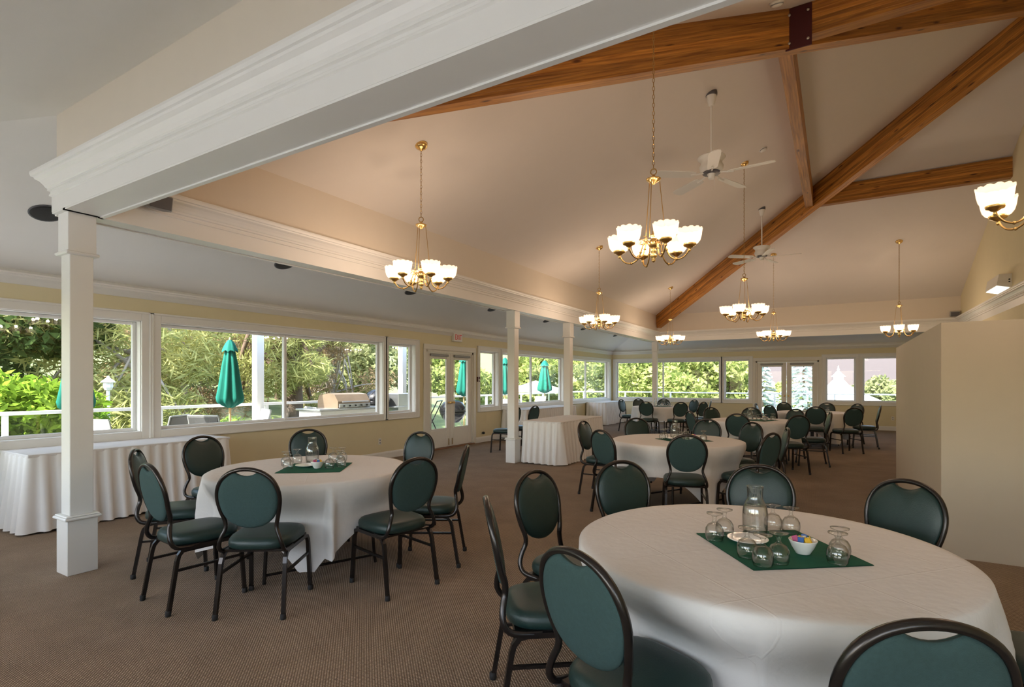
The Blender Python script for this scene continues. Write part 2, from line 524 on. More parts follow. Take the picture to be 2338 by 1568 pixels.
# header beams with crown mouldings
CROWN = [(0, 2.70), (.022, 2.70), (.022, 2.815), (.034, 2.82), (.034, 2.832), (.028, 2.838), (.028, 2.853), (.042, 2.858),
         (.042, 2.874), (.050, 2.880), (.060, 2.900), (.078, 2.925), (.100, 2.940), (.104, 2.953), (.116, 2.957), (.122, 2.976), (.122, 2.992), (0, 2.992)]
WALLCROWN = [(0, 2.432), (.014, 2.432), (.02, 2.442), (.028, 2.45), (.05, 2.475), (.085, 2.50), (.09, 2.52), (.105, 2.525), (.105, 2.54), (0, 2.62)]
BASE = [(0, 0), (.018, 0), (.018, .10), (.012, .118), (.006, .13), (0, .13)]
def header(idx, x0, x1, y0, y1, runs, lips, label):
    e = empty('trim_%d' % idx); struct(e, label)
    MB().box(x0, x1, y0, y1, ZB, ZT).build('fascia', 'header_cream', e)
    for A, B, out, ea, eb in runs:
        MB().sweep(CROWN, A, B, out, ea, eb).build('crown_moulding', 'white_trim', e)
    for bx in lips:
        MB().box(*bx).build('soffit_bead', 'white_trim', e)
    MB().box(x0-.02, x1+.02, y0-.02, y1+.02, ZB-.012, ZB).build('soffit_board', 'white_trim', e)
header(1, XO, XI, YNO, YFO, [((XO, YNO), (XO, YFO), (-1, 0), 1, 1), ((XI, YNI), (XI, YFI), (1, 0), -1, -1)],
       [(XI, XI+.03, YNI, YFI, ZB-.022, ZB+.004), (XO-.03, XO, YNO, YFO, ZB-.022, ZB+.004)], 'white crowned header beam along the left row of columns')
header(2, XI, XW, YNO, YNI, [((XO, YNO), (XW, YNO), (0, -1), 1, 0), ((XI, YNI), (XW, YNI), (0, 1), -1, 0)],
       [(XI, XW, YNI, YNI+.03, ZB-.022, ZB+.004)], 'big white crowned header beam crossing overhead nearest the viewpoint')
header(3, XI, XW, YFI, YFO, [((XI, YFI), (XW, YFI), (0, -1), -1, 0), ((XO, YFO), (XW, YFO), (0, 1), 1, 0)],
       [(XI, XW, YFI-.03, YFI, ZB-.022, ZB+.004)], 'white crowned header beam at the far end of the vault')
m = MB().sweep([(o, z) for o, z in CROWN if z > 2.81 or o == 0], (XW, YNI), (XW, YFI), (-1, 0), 0, 0)
struct(m.build('trim_4', 'white_trim'), 'white crown moulding along the right wall')
m = MB(); m.sweep(WALLCROWN, (XL, YN), (XL, YF), (1, 0), 0, 0)
struct(m.build('trim_5', 'white_trim'), 'crown moulding at the top of the left wall')
m = MB(); m.sweep(WALLCROWN, (XL, YF), (XW, YF), (0, -1), 0, 0)
struct(m.build('trim_6', 'white_trim'), 'crown moulding at the top of the far wall')
for nm, lab, segs in (('baseboard_left', 'white baseboard along the left wall', [((XL, YN), (XL, D_LEFT[0]-.1), (1, 0)), ((XL, D_LEFT[1]+.1), (XL, YF), (1, 0))]),
                 ('baseboard_far', 'white baseboard along the far wall', [((XL, YF), (D_FAR[0]-.1, YF), (0, -1)), ((D_FAR[1]+.1, YF), (XW, YF), (0, -1))]),
                 ('baseboard_right', 'white baseboard along the right wall', [((XW, YN), (XW, YF), (-1, 0))])):
    m = MB()
    for a, b, o_ in segs: m.sweep(BASE, a, b, o_)
    struct(m.build(nm, 'white_trim'), lab)

# ---- windows
def window(n, a, b, mull, place, label):
    e = empty('window_%d' % n, place[0], place[1]); struct(e, label)
    c = .105
    m = MB()
    m.cbox(a-E_-c, a-E_+.004, -.022, 0, W0-E_-c, W1+E_+c); m.cbox(b+E_-.004, b+E_+c, -.022, 0, W0-E_-c, W1+E_+c)
    m.cbox(a-E_, b+E_, -.022, 0, W1+E_-.004, W1+E_+c); m.cbox(a-E_, b+E_, -.022, 0, W0-E_-c, W0-E_+.004)
    for x in (a-E_-c, b+E_+c-.026): m.cbox(x, x+.026, -.036, -.018, W0-E_-c, W1+E_+c)
    m.cbox(a-E_-c, b+E_+c, -.036, -.018, W1+E_+c-.026, W1+E_+c)
    m.cbox(a-E_-c, b+E_+c, -.036, -.018, W0-E_-c, W0-E_-c+.026)
    m.build('casing', 'white_trim', e)
    m = MB(); t = .012
    m.box(a-E_, a-E_+t, 0, TH, W0-E_, W1+E_); m.box(b+E_-t, b+E_, 0, TH, W0-E_, W1+E_)
    m.box(a-E_, b+E_, 0, TH, W1+E_-t, W1+E_); m.box(a-E_, b+E_, -.02, TH+.03, W0-E_, W0-E_+t)
    m.build('jamb', 'white_trim', e)
    cells = [(a, b)] if mull is None else [(a, mull-.022), (mull+.022, b)]
    if mull is not None: MB().cbox(mull-.024, mull+.024, .09, .15, W0-.03, W1+.03).build('mullion', 'rail_white', e)
    m = MB(); y0, y1 = .095, .145
    for x in (a-.04, b): m.cbox(x, x+.04, y0, y1, W0-.04, W1+.04)
    m.cbox(a, b, y0, y1, W1, W1+.04); m.cbox(a, b, y0, y1, W0-.04, W0)
    m.build('sash', 'rail_white', e)
    for p, q in cells:
        MB().box(p-.01, q+.01, .117, .123, W0-.01, W1+.01).build('pane', 'pane_glass', e)
k = 0
for lst, pl, labs in ((win_left, LEFT, ['window nearest on the left wall, beside the first column', 'long two-pane window on the left wall behind the skirted buffet',
                                        'narrow window just left of the left french doors', 'narrow window just right of the left french doors',
                                        'two-pane left window between the second and third columns', 'last two-pane window on the left wall before the corner']),
                      (win_far, FAR, ['wide two-pane window at the left end of the far wall', 'narrow far window just left of the far french doors',
                                      'narrow far window looking onto the gazebo roof', 'rightmost far window beside the partition']),
                      (win_near, NEAR, ['first assumed window, unseen behind the viewpoint', 'second assumed window, unseen behind the viewpoint', 'third assumed window, unseen behind the viewpoint', 'fourth assumed window, unseen behind the viewpoint'])):
    for (a, b, mu), lb in zip(lst, labs):
        k += 1; window(k, a, b, mu, pl, lb)

# ---- french doors
def door(n, s0, s1, place, label, glass0):
    e = empty('door_%d' % n, place[0], place[1]); struct(e, label)
    m = MB(); c = .09
    m.cbox(s0-c, s0, -.025, 0, 0, DZ+c); m.cbox(s1, s1+c, -.025, 0, 0, DZ+c); m.cbox(s0-c, s1+c, -.03, 0, DZ, DZ+c+.02)
    m.box(s0, s0+.04, 0, TH, 0, DZ); m.box(s1-.04, s1, 0, TH, 0, DZ); m.box(s0, s1, 0, TH, DZ-.05, DZ)
    m.build('door_frame', 'door_white', e)
    MB().cbox(s0, s1, -.06, TH, -.005, .022).build('threshold', 'threshold_wood', e)
    mid = (s0+s1)/2
    for a, b, hx in ((s0+.042, mid-.004, mid-.06), (mid+.004, s1-.042, mid+.06)):
        st, y0, y1, gz1 = .125, .02, .065, 1.93
        m = MB()
        m.cbox(a, a+st, y0, y1, .025, DZ-.055); m.cbox(b-st, b, y0, y1, .025, DZ-.055)
        m.cbox(a+st, b-st, y0, y1, .025, glass0); m.cbox(a+st, b-st, y0, y1, gz1, DZ-.055)
        lf = m.build('leaf', 'door_white', e)
        MB().box(a+st-.01, b-st+.01, .038, .046, glass0-.01, gz1+.01).build('pane', 'pane_glass', lf)
        m = MB(); g = .018
        m.cbox(a+st, a+st+g, y0-.012, y0+.004, glass0, gz1); m.cbox(b-st-g, b-st, y0-.012, y0+.004, glass0, gz1)
        m.cbox(a+st, b-st, y0-.012, y0+.004, glass0, glass0+g); m.cbox(a+st, b-st, y0-.012, y0+.004, gz1-g, gz1)
        m.build('glazing_bead', 'door_white', lf)
        m = MB(); m.lathe([(0, 0), (.022, .0), (.022, .012), (.010, .018), (.010, .045), (.026, .052), (.028, .066), (.018, .078), (0, .080)], 14)
        m.v = [(hx+x, y0-z, .98+y) for x, y, z in m.v]
        m.build('door_knob', 'brass', lf)
        m = MB(); m.cbox(hx-.012, hx+.012, y0-.012, y0, .06, .20); m.build('flush_bolt', 'dark_brass', lf)
        m = MB(); m.cbox(a+.10, b-.10, y0-.05, y0, 1.97, 2.02); m.build('door_closer', 'grey_plastic', lf)
door(1, D_LEFT[0], D_LEFT[1], LEFT, 'white glazed french doors under the exit sign on the left wall', .42)
door(2, D_FAR[0], D_FAR[1], FAR, 'white glazed french doors in the far wall', .30)

# ---- partition
PX, PY0, PY1, PZ = .74, 5.53, 9.36, 1.915
e = empty('partition', (PX, PY0, 0)); tag(e, 'beige free-standing partition enclosure on the right, lower than the ceiling', 'partition')
MB().box(0, XW-PX-.001, 0, .12, 0, PZ).build('front_panel', 'beige_partition', e)
MB().box(0, .12, .12, PY1-PY0, 0, PZ).build('side_panel', 'beige_partition', e)
MB().box(.12, XW-PX-.001, PY1-PY0-.12, PY1-PY0, 0, PZ).build('rear_panel', 'beige_partition', e)

# ---- columns
def column(x0, y0, label):
    w = XI-XO; e = empty('column', (x0+w/2, y0+w/2, 0)); tag(e, label, 'column', 'white square columns under the header')
    h = w/2; s = .074
    m = MB(); m.cbox(-h, h, -h, h, 0, .405, .003); m.build('plinth', 'white_trim', e)
    m = MB(); m.cbox(-h-.02, h+.02, -h-.02, h+.02, .405, .425, .006); m.cbox(-h-.01, h+.01, -h-.01, h+.01, .425, .437, .005); m.build('plinth_cap', 'white_trim', e)
    m = MB(); m.cbox(-s, s, -s, s, .437, 2.40, .004); m.build('shaft', 'white_trim', e)
    m = MB(); q = .088; m.cbox(-q-.018, q+.018, -q-.018, q+.018, 2.375, 2.400, .008); m.cbox(-q, q, -q, q, 2.40, ZB-.012, .003); m.build('capital', 'white_trim', e)
column(XO, YNO, 'nearest white square column, at the left corner of the header')
column(XO, 7.986, 'white square column beside the skirted table')
column(XO, 10.26, 'third white square column, in front of a left window')
column(XO, YFI, 'far white square column at the corner of the vault')

# ---- glulam beams: a box of stacked laminations, local X along the beam
def beam(name, P, Q, w, d, label, nlam=9, group=None, top_off=0.0):
    """P, Q = top centre line ends; laminations hang below it"""
    P, Q = Vector(P), Vector(Q); X = (Q-P); ln = X.length; X.normalize()
    Y = Vector((0, 0, 1)).cross(X).normalized(); Z = X.cross(Y)
    e = empty(name); tag(e, label, 'beam', group)
    M = Matrix((X, Y, Z)).transposed().to_4x4(); M.translation = P; e.matrix_world = M
    t = d/nlam
    me = MB().cbox(0, ln, -w/2, w/2, -t, 0, .0025).mesh('lamination', 'glulam')
    for i in range(nlam):
        o = obj('lamination', me, e); o.location = (0, 0, -top_off-i*t)
    return e, X, Y, Z
HD = 4.374
hipA, hx, hy_, hz = beam('hip_rafter', (XI, YNI, ZT), (APX-.1, APY-.1, APZ-.04), .15, .42, 'nearer timber hip rafter, with the dark red bolted plate', 10, 'timber roof beams')
beam('hip_rafter', (XI, YFI, ZT), (APX-.1, APY+.1, APZ-.04), .15, .42, 'farther timber hip rafter rising from the far column', 10, 'timber roof beams')
ztie = 5.28
beam('tie_beam', (XI+HD, YNI+HD+.05, ztie), (XI+HD, YFI-HD-.05, ztie), .14, .35, 'timber tie beam linking the two hip rafters', 9, 'timber roof beams')
beam('purlin', (XI+HD+.05, YFI-HD, ztie+.02), (XW, YFI-HD, ztie+.02), .14, .35, 'timber purlin from the farther hip to the right wall', 9, 'timber roof beams')
beam('purlin', (XI+HD+.05, YNI+HD, ztie+.02), (XW, YNI+HD, ztie+.02), .14, .35, 'timber purlin overhead at top right, from the steel plate', 9, 'timber roof beams')
# steel plate where the near hip and the near purlin meet
py = YNI+HD-.07
pl = empty('steel_plate', (-.325, py, 4.84)); tag(pl, 'dark red steel plate bolted where the nearer hip rafter meets the purlin', 'plate')
MB().cbox(-.125, .115, -.013, -.001, 0, .43, .003).build('plate', 'plate_red', pl)
for bx in (-.09, .08):
    for bz in (.07, .36):
        b = MB(); b.lathe([(0, 0), (.015, 0), (.015, .008), (.009, .012), (0, .013)], 8)
        b.v = [(bx+x, -.013-z, bz+y) for x, y, z in b.v]; b.build('bolt', 'bolt_steel', pl)
# ================================================================ CHAIRS
def yb(z): return -.206-.19*(z-.55)
def make_chair():
    c = empty('banquet_chair')
    # seat: crowned pad, narrower at the back
    def ring(s, z):
        pts = []
        for k in range(28):
            a = 2*PI*k/28; ca, sa = math.cos(a), math.sin(a)
            e = 2/3.4
            x = math.copysign(abs(ca)**e, ca)*.212*s; y = math.copysign(abs(sa)**e, sa)*.212*s
            x *= 1-.10*(1-(y/.212))/2
            pts.append((x, y+.01, z))
        return pts
    m = MB(); rs = [(.92, .402), (.985, .412), (1.0, .430), (.985, .450), (.93, .466), (.80, .475), (.45, .481)]
    vs = [p for s, z in rs for p in ring(s, z)]; n = 28
    fs = [(i*n+k, i*n+(k+1) % n, (i+1)*n+(k+1) % n, (i+1)*n+k) for i in range(len(rs)-1) for k in range(n)]
    fs += [tuple(range(n))[::-1], tuple(range((len(rs)-1)*n, len(rs)*n))]
    m.add(vs, fs, True); m.build('seat', 'green_vinyl', c)
    MB().cbox(-.185, .185, -.175, .195, .386, .403, .004).build('seat_pan', 'black_frame', c)
    # back hoop, one bent tube
    half = [(.186, -.06, .392), (.190, -.135, .392), (.192, -.195, .405), (.188, -.222, .445), (.172, -.222, .495), (.152, -.212, .545), (.156, -.212, .590),
            (.172, yb(.65)-.004, .65), (.184, yb(.72)-.006, .72), (.178, yb(.785)-.008, .785), (.150, yb(.845)-.01, .845), (.104, yb(.885)-.01, .885), (.052, yb(.905)-.01, .905)]
    path = half+[(0, yb(.911)-.01, .911)]+[(-x, y, z) for x, y, z in reversed(half)]
    MB().tube(spline(path, 3), .0145, 8, flat=.85).build('back_frame', 'black_frame', c)
    # oval pad with the dipped hand slot at the top
    rh = [(0, .545), (.075, .559), (.130, .597), (.160, .648), (.1755, .72), (.170, .783), (.143, .840), (.099, .8775), (.050, .8965)]
    ctl = [(x, 0, z) for x, z in rh]+[(0, 0, .902)]+[(-x, 0, z) for x, z in reversed(rh[1:])]
    out = [(p.x, min(p.z, .869+5.2*p.x*p.x)) for p in spline(ctl, 3, True)]
    NO = len(out)
    def pad(name, mat, off, sgn, bul):
        vs = []; fs = []; n = NO
        for s, b in ((1.0, 0), (1.0, .006), (.94, .014), (.78, .014+bul*.5), (.45, .014+bul)):
            for x, z in out:
                zz = .712+(z-.712)*s; vs.append((x*s, yb(zz)+sgn*(b)+off, zz))
        for i in range(4):
            for k in range(n): fs.append((i*n+k, i*n+(k+1) % n, (i+1)*n+(k+1) % n, (i+1)*n+k))
        fs += [tuple(range(n)), tuple(range(4*n, 5*n))]
        return MB().add(vs, fs, True).build(name, mat, c)
    pad('backrest', 'green_vinyl', -.006, 1, .012)
    pad('back_panel', 'green_fabric', -.007, -1, .002)
    # legs
    for s in (-1, 1):
        for nm, pts, ft in (('rear', [(.188, 0, .388), (.188, -.12, .388), (.189, -.155, .380), (.191, -.178, .352), (.193, -.188, .32), (.202, -.238, .02)], (.202, -.241, 0)),
                            ('front', [(.188, 0, .388), (.188, .15, .388), (.189, .182, .380), (.191, .200, .352), (.192, .204, .32), (.200, .222, .02)], (.2005, .223, 0))):
            lg = MB().tube([(s*x, y, z) for x, y, z in pts], .0160, 4).build('leg', 'black_frame', c)
            f = MB().lathe([(0, 0), (.0165, 0), (.0178, .008), (.0172, .030), (.012, .034), (0, .034)], 8, (s*ft[0], ft[1], 0)).build('foot_cap', 'black_rubber', lg)
        MB().tube([(s*.194, -.200, .262), (s*.194, .209, .262)], .0105, 4).build('stretcher', 'black_frame', c)
    return c
R_T = .752; Z_T = .745
TABLES = {'near': (-.285, 2.455), 'left': (-3.61, 2.81), 'middle': (-1.62, 6.38), 'fourth': (-1.26, 10.32), 'corner': (-4.20, 14.72), 'far': (-.47, 13.80)}
# (table, position of the back's top, optional facing, label)
CH = [
 ('near', (-1.315, 1.965), (.80, .60), 'green chair left of the nearest table, seen edge-on with its back to the open carpet'),
 ('near', (-1.48, 2.68), None, 'green chair at the far left of the nearest table, oval front in full view'),
 ('near', (-1.185, 3.29), None, 'green chair behind the nearest table, left of the water carafe'),
 ('near', (-.40, 3.55), None, 'green chair right behind the water carafe of the nearest table'),
 ('near', (.31, 3.41), None, 'green chair at the back right of the nearest table beside the partition'),
 ('near', (.98, 2.62), None, 'green chair at the right edge of the nearest table, only its seat showing'),
 ('near', (.17, 1.455), None, 'green chair at the bottom right, its back rim closest to the viewer'),
 ('near', (-.68, 1.50), None, 'green chair in the foreground left of the nearest table, back turned to the viewer'),
 ('left', (-4.55, 1.99), (.62, .79), 'green chair leftmost at the left table, half hidden behind another chair'),
 ('left', (-3.70, 1.69), (.10, 1.0), 'green chair at the left table with legs slanting towards the near column'),
 ('left', (-3.02, 1.90), (-.54, .84), 'green chair in front of the left table, its round back facing the viewer'),
 ('left', (-2.45, 2.74), (-.96, .22), 'dark green chair at the right front of the left table'),
 ('left', (-2.58, 3.47), (-.87, -.5), 'green chair rightmost at the left table, seen edge-on'),
 ('left', (-3.65, 4.15), None, 'blue-green chair at the back right of the left table, near the outlet wall'),
 ('left', (-4.88, 3.76), None, 'green chair behind the carafe of the left table, against the window wall'),
 ('left', (-5.12, 2.78), None, 'dark green chair between the left table and the skirted buffet'),
 ('middle', (-2.83, 6.43), None, 'dark green chair left of the middle table, in front of the skirted table'),
 ('middle', (-2.13, 5.38), None, 'teal chair at the left front of the middle table'),
 ('middle', (-2.42, 7.32), None, 'dark green chair at the back left of the middle table'),
 ('middle', (-1.52, 7.60), None, 'dark green chair behind the glasses of the middle table'),
 ('middle', (-1.25, 5.30), None, 'dark green chair in front of the middle table, back squarely to the viewer'),
 ('middle', (-.94, 7.28), (-.62, -.78), 'blue-green chair at the back right of the middle table'),
 ('middle', (-.58, 5.90), None, 'dark green chair at the right front of the middle table'),
 ('middle', (-.50, 6.62), None, 'green chair at the right of the middle table, mostly hidden by its neighbour'),
 ('fourth', (-1.36, 9.15), None, 'dark green chair in front of the fourth table, overlapping its white cloth'),
 ('fourth', (-1.45, 11.5), None, 'dark chair behind the glasses of the fourth table'),
 ('fourth', (-.73, 11.2), None, 'green chair at the back right of the fourth table'),
 ('fourth', (-.50, 9.20), None, 'dark chair at the right front of the fourth table, legs over bare carpet'),
 ('fourth', (-.10, 10.50), None, 'green chair right of the fourth table with a pale rim'),
 ('fourth', (-2.20, 9.60), None, 'dark green chair at the left front of the fourth table'),
 ('fourth', (-2.15, 11.15), None, 'dark chair at the back left of the fourth table'),
 ('corner', (-5.40, 14.95), None, 'green chair left of the corner table, beside the corner buffet'),
 ('corner', (-5.15, 15.75), None, 'dark chair at the back left of the corner table'),
 ('corner', (-4.22, 13.50), None, 'teal chair at the left front of the corner table'),
 ('corner', (-4.45, 15.98), None, 'dark chair behind the carafe of the corner table'),
 ('corner', (-3.36, 13.60), None, 'dark chair at the right front of the corner table'),
 ('corner', (-3.50, 15.70), None, 'blue-green chair at the back right of the corner table'),
 ('corner', (-2.92, 14.10), None, 'dark green chair at the right of the corner table'),
 ('corner', (-2.92, 15.00), None, 'blue-green chair farthest right at the corner table, a thin sliver'),
 ('far', (-.20, 15.00), None, 'dark chair behind the farthest table under the gazebo window'),
 ('far', (-.36, 12.58), None, 'dark chair in front of the farthest table'),
 ('far', (.42, 14.70), None, 'dark chair at the back right of the farthest table'),
 ('far', (.30, 12.45), None, 'dark chair at the right front of the farthest table, seat pointing left'),
 ('far', (.80, 13.80), None, 'dark chair rightmost by the far baseboard, next to the partition'),
 ('far', (-1.62, 13.85), None, 'thin edge-on chair left of the farthest table, before the far doors'),
 ('far', (-1.25, 12.95), None, 'green chair at the left front of the farthest table'),
 ('far', (-1.12, 14.85), None, 'green chair at the back left of the farthest table, before the far doors'),
 (None, (-5.53, 9.20), (-1, -.1), 'dark chair just behind the second column, beside the skirted table'),
 (None, (-5.56, 9.98), (-1, .1), 'dark chair between the skirted table and the left wall buffet'),
]
chair0 = make_chair()
CHAIR_POS = []
for i, (tb, p, f, lab) in enumerate(CH):
    o = chair0 if i == 0 else copy_tree(chair0)
    if f is None:
        c = TABLES[tb]; f = (c[0]-p[0], c[1]-p[1])
    l = math.hypot(*f); f = (f[0]/l, f[1]/l)
    x, y = p[0]+f[0]*.262, p[1]+f[1]*.262
    if tb:
        c = TABLES[tb]; dd = math.hypot(x-c[0], y-c[1])
        if dd < .90 and tb not in ('near', 'left'): x, y = c[0]+(x-c[0])*.90/dd, c[1]+(y-c[1])*.90/dd
    o.location = (x, y, 0); o.rotation_euler = (0, 0, math.atan2(-f[0], f[1]))
    tag(o, lab, 'chair', 'green round-backed banquet chairs')
    CHAIR_POS.append((tb, x, y, f))

# ================================================================ ROUND TABLES AND CLOTHS
def make_round_table():
    t = empty('round_table')
    MB().lathe([(0, .712), (R_T-.02, .712), (R_T-.004, .718), (R_T-.004, .736), (R_T-.012, .740), (0, .740)], 40).build('tabletop', 'table_board', t)
    for sx in (-1, 1):
        for sy in (-1, 1):
            MB().tube([(sx*.30, sy*.36, .71), (sx*.33, sy*.40, .05), (sx*.335, sy*.405, 0)], .013, 6).build('leg', 'black_frame', t)
        MB().tube([(sx*.33, -.40, .06), (sx*.33, .40, .06)], .010, 6).build('stretcher', 'black_frame', t)
    return t
def cloth_mesh(tb, phi, seed):
    rnd = random.Random(seed); cx, cy = TABLES[tb]
    ch = [(x-cx, y-cy) for t, x, y, f in CHAIR_POS if t == tb]
    n = 240; NT = 12
    ph = [rnd.uniform(0, 6.28) for _ in range(6)]
    drops = []; lim = []
    for k in range(n):
        a = 2*PI*k/n; q = (a-phi+PI/4) % (PI/2)-PI/4          # q=0 at a cloth corner
        mid = PI/4-abs(q)
        d = 1.13/math.cos(min(mid, .70))-R_T
        drops.append(min(d*.88, .69))
        r = 9
        for x, y in ch:
            D = math.hypot(x, y); da = (a-math.atan2(y, x)+PI) % (2*PI)-PI
            if abs(da) < 1.0 and abs(math.sin(da))*D < .24: r = min(r, (D-.232)/max(math.cos(da), .5))
        lim.append(r)
    lim2 = [min(lim[(k+j) % n]+abs(j)*.004 for j in range(-7, 8)) for k in range(n)]
    m = MB(); vs = [(0, 0, Z_T)]; rows = [0]
    rr = [.15, .35, .55, .68, R_T-.035, R_T-.012]
    zz = [0, 0, 0, 0, 0, -.003]
    for r, dz in zip(rr, zz):
        for k in range(n):
            a = 2*PI*k/n
            vs.append((r*math.cos(a), r*math.sin(a), Z_T+dz+.0008*math.sin(5*a+ph[0])*r))
    for i in range(NT+1):
        t = i/NT
        for k in range(n):
            a = 2*PI*k/n; q = (a-phi+PI/4) % (PI/2)-PI/4
            d = drops[k]; cone = math.exp(-(q/.16)**2); val = math.exp(-((abs(q)-.36)/.13)**2)
            w = math.sin(9*a+ph[1]+1.2*math.sin(3*a+ph[2]))*.5+math.sin(17*a+ph[3])*.28
            flare = .006+t*(.035+.115*cone-.055*val)+.022*w*t**.8*(1-.6*cone)
            r = R_T+.004+flare-.010*(1-t)**6
            z = Z_T-.010-d*t*(1-.03*cone)
            # chairs push the hanging cloth in
            if lim2[k] < r:
                u = max(0, min(1, (Z_T-.02-z)/.25)); u = u*u*(3-2*u)
                r = r+(lim2[k]-r)*u
            vs.append((r*math.cos(a), r*math.sin(a), z))
    fs = [(0, 1+k, 1+(k+1) % n) for k in range(n)]
    tot = len(rr)+NT+1
    for i in range(tot-1):
        b = 1+i*n
        for k in range(n): fs.append((b+k, b+n+k, b+n+(k+1) % n, b+(k+1) % n))
    m.add(vs, fs, True)
    return m
# ---- the things on the tables
def make_glass():
    t = empty('water_glass')       # stands upside down: bowl mouth at z=0, foot on top
    o_ = [(.0330, 0), (.0370, .012), (.0390, .030), (.0365, .050), (.0270, .066), (.0120, .075), (.0075, .082), (.0075, .094), (.0120, .104), (.0250, .109), (.0330, .112), (.0335, .1155), (0, .117)]
    i_ = [(.0315, 0), (.0352, .012), (.0372, .030), (.0347, .049), (.0252, .064), (.0100, .071), (0, .072)]
    MB().lathe(list(reversed(i_))+o_, 20).build('bowl', 'drinking_glass', t)
    return t
def make_carafe():
    t = empty('water_carafe')
    o_ = [(0, 0), (.046, 0), (.050, .006), (.052, .030), (.0535, .090), (.050, .122), (.040, .145), (.0335, .160), (.0320, .180), (.0345, .210), (.0350, .2160)]
    i_ = [(.0330, .2160), (.0325, .209), (.0300, .180), (.0315, .160), (.038, .144), (.048, .121), (.0515, .090), (.050, .030), (.047, .010), (0, .008)]
    MB().lathe(o_+i_, 28).build('bottle', 'drinking_glass', t)
    MB().lathe([(0, .0085), (.0465, .0105), (.0495, .030), (.0510, .090), (.0476, .1205), (.0440, .130), (0, .130)], 28).build('water', 'water', t)
    return t
def make_plate():
    t = empty('saucer')
    MB().lathe([(0, .002), (.045, .002), (.048, .004), (.082, .012), (.083, .0145), (.080, .0150), (.048, .0075), (0, .0065)], 28).build('dish', 'white_china', t)
    return t
def make_bowl():
    t = empty('sugar_bowl')
    MB().lathe([(0, 0), (.026, 0), (.028, .004), (.042, .028), (.051, .050), (.0525, .054), (.0505, .0545), (.040, .030), (.027, .010), (0, .008)], 26).build('bowl', 'white_china', t)
    rnd = random.Random(3)
    for k in range(13):
        a = rnd.uniform(0, 6.28); r = .031*math.sqrt(rnd.random()); tilt = rnd.uniform(-.9, .9)
        me = MB().cbox(-.011, .011, -.002, .002, -.017, .017, .0015)
        o = me.build('sugar_packet', ['sugar_blue', 'sugar_yellow', 'sugar_yellow', 'sugar_pink', 'white_china'][k % 5], t)
        o.location = (r*math.cos(a), r*math.sin(a), .050+.004*rnd.random()); o.rotation_euler = (tilt, rnd.uniform(-.6, .6), rnd.uniform(0, 3.1))
    return t
protos = {}
def place(kind, maker, loc, rz, label, cat, group):
    if kind not in protos: protos[kind] = maker(); o = protos[kind]
    else: o = copy_tree(protos[kind])
    o.location = loc; o.rotation_euler = (0, 0, rz)
    for k_ in ('label', 'category', 'group'):
        if k_ in o: del o[k_]
    tag(o, label, cat, group)
    return o
def napkin(tb, ctr, ang, side, label):
    m = MB(); n = 10; vs = []; h = side/2
    for i in range(n+1):
        for j in range(n+1):
            x = -h+side*i/n; y = -h+side*j/n
            vs.append((x, y, .0035+.0012*math.sin(7*x*6)*math.cos(5*y*5)))
    fs = [(i*(n+1)+j, (i+1)*(n+1)+j, (i+1)*(n+1)+j+1, i*(n+1)+j+1) for i in range(n) for j in range(n)]
    vs += [(x, y, .001) for x, y, z in vs]; b = (n+1)**2
    fs += [tuple(b+q for q in reversed(f)) for f in fs]
    m.add(vs, fs, True)
    o = m.build('table_napkin', 'napkin_green', None, fix=False); o.location = (ctr[0], ctr[1], Z_T); o.rotation_euler = (0, 0, ang)
    tag(o, label, 'napkin', 'green square table toppers')
WORD = {'near': 'nearest round table', 'left': 'round table by the left window wall', 'middle': 'middle round table', 'fourth': 'fourth round table',
        'corner': 'round table in the far left corner', 'far': 'farthest round table before the far doors'}
PHI = {'near': 0.0, 'left': -.715, 'middle': -.83, 'fourth': -1.2, 'corner': -.5, 'far': -1.0}
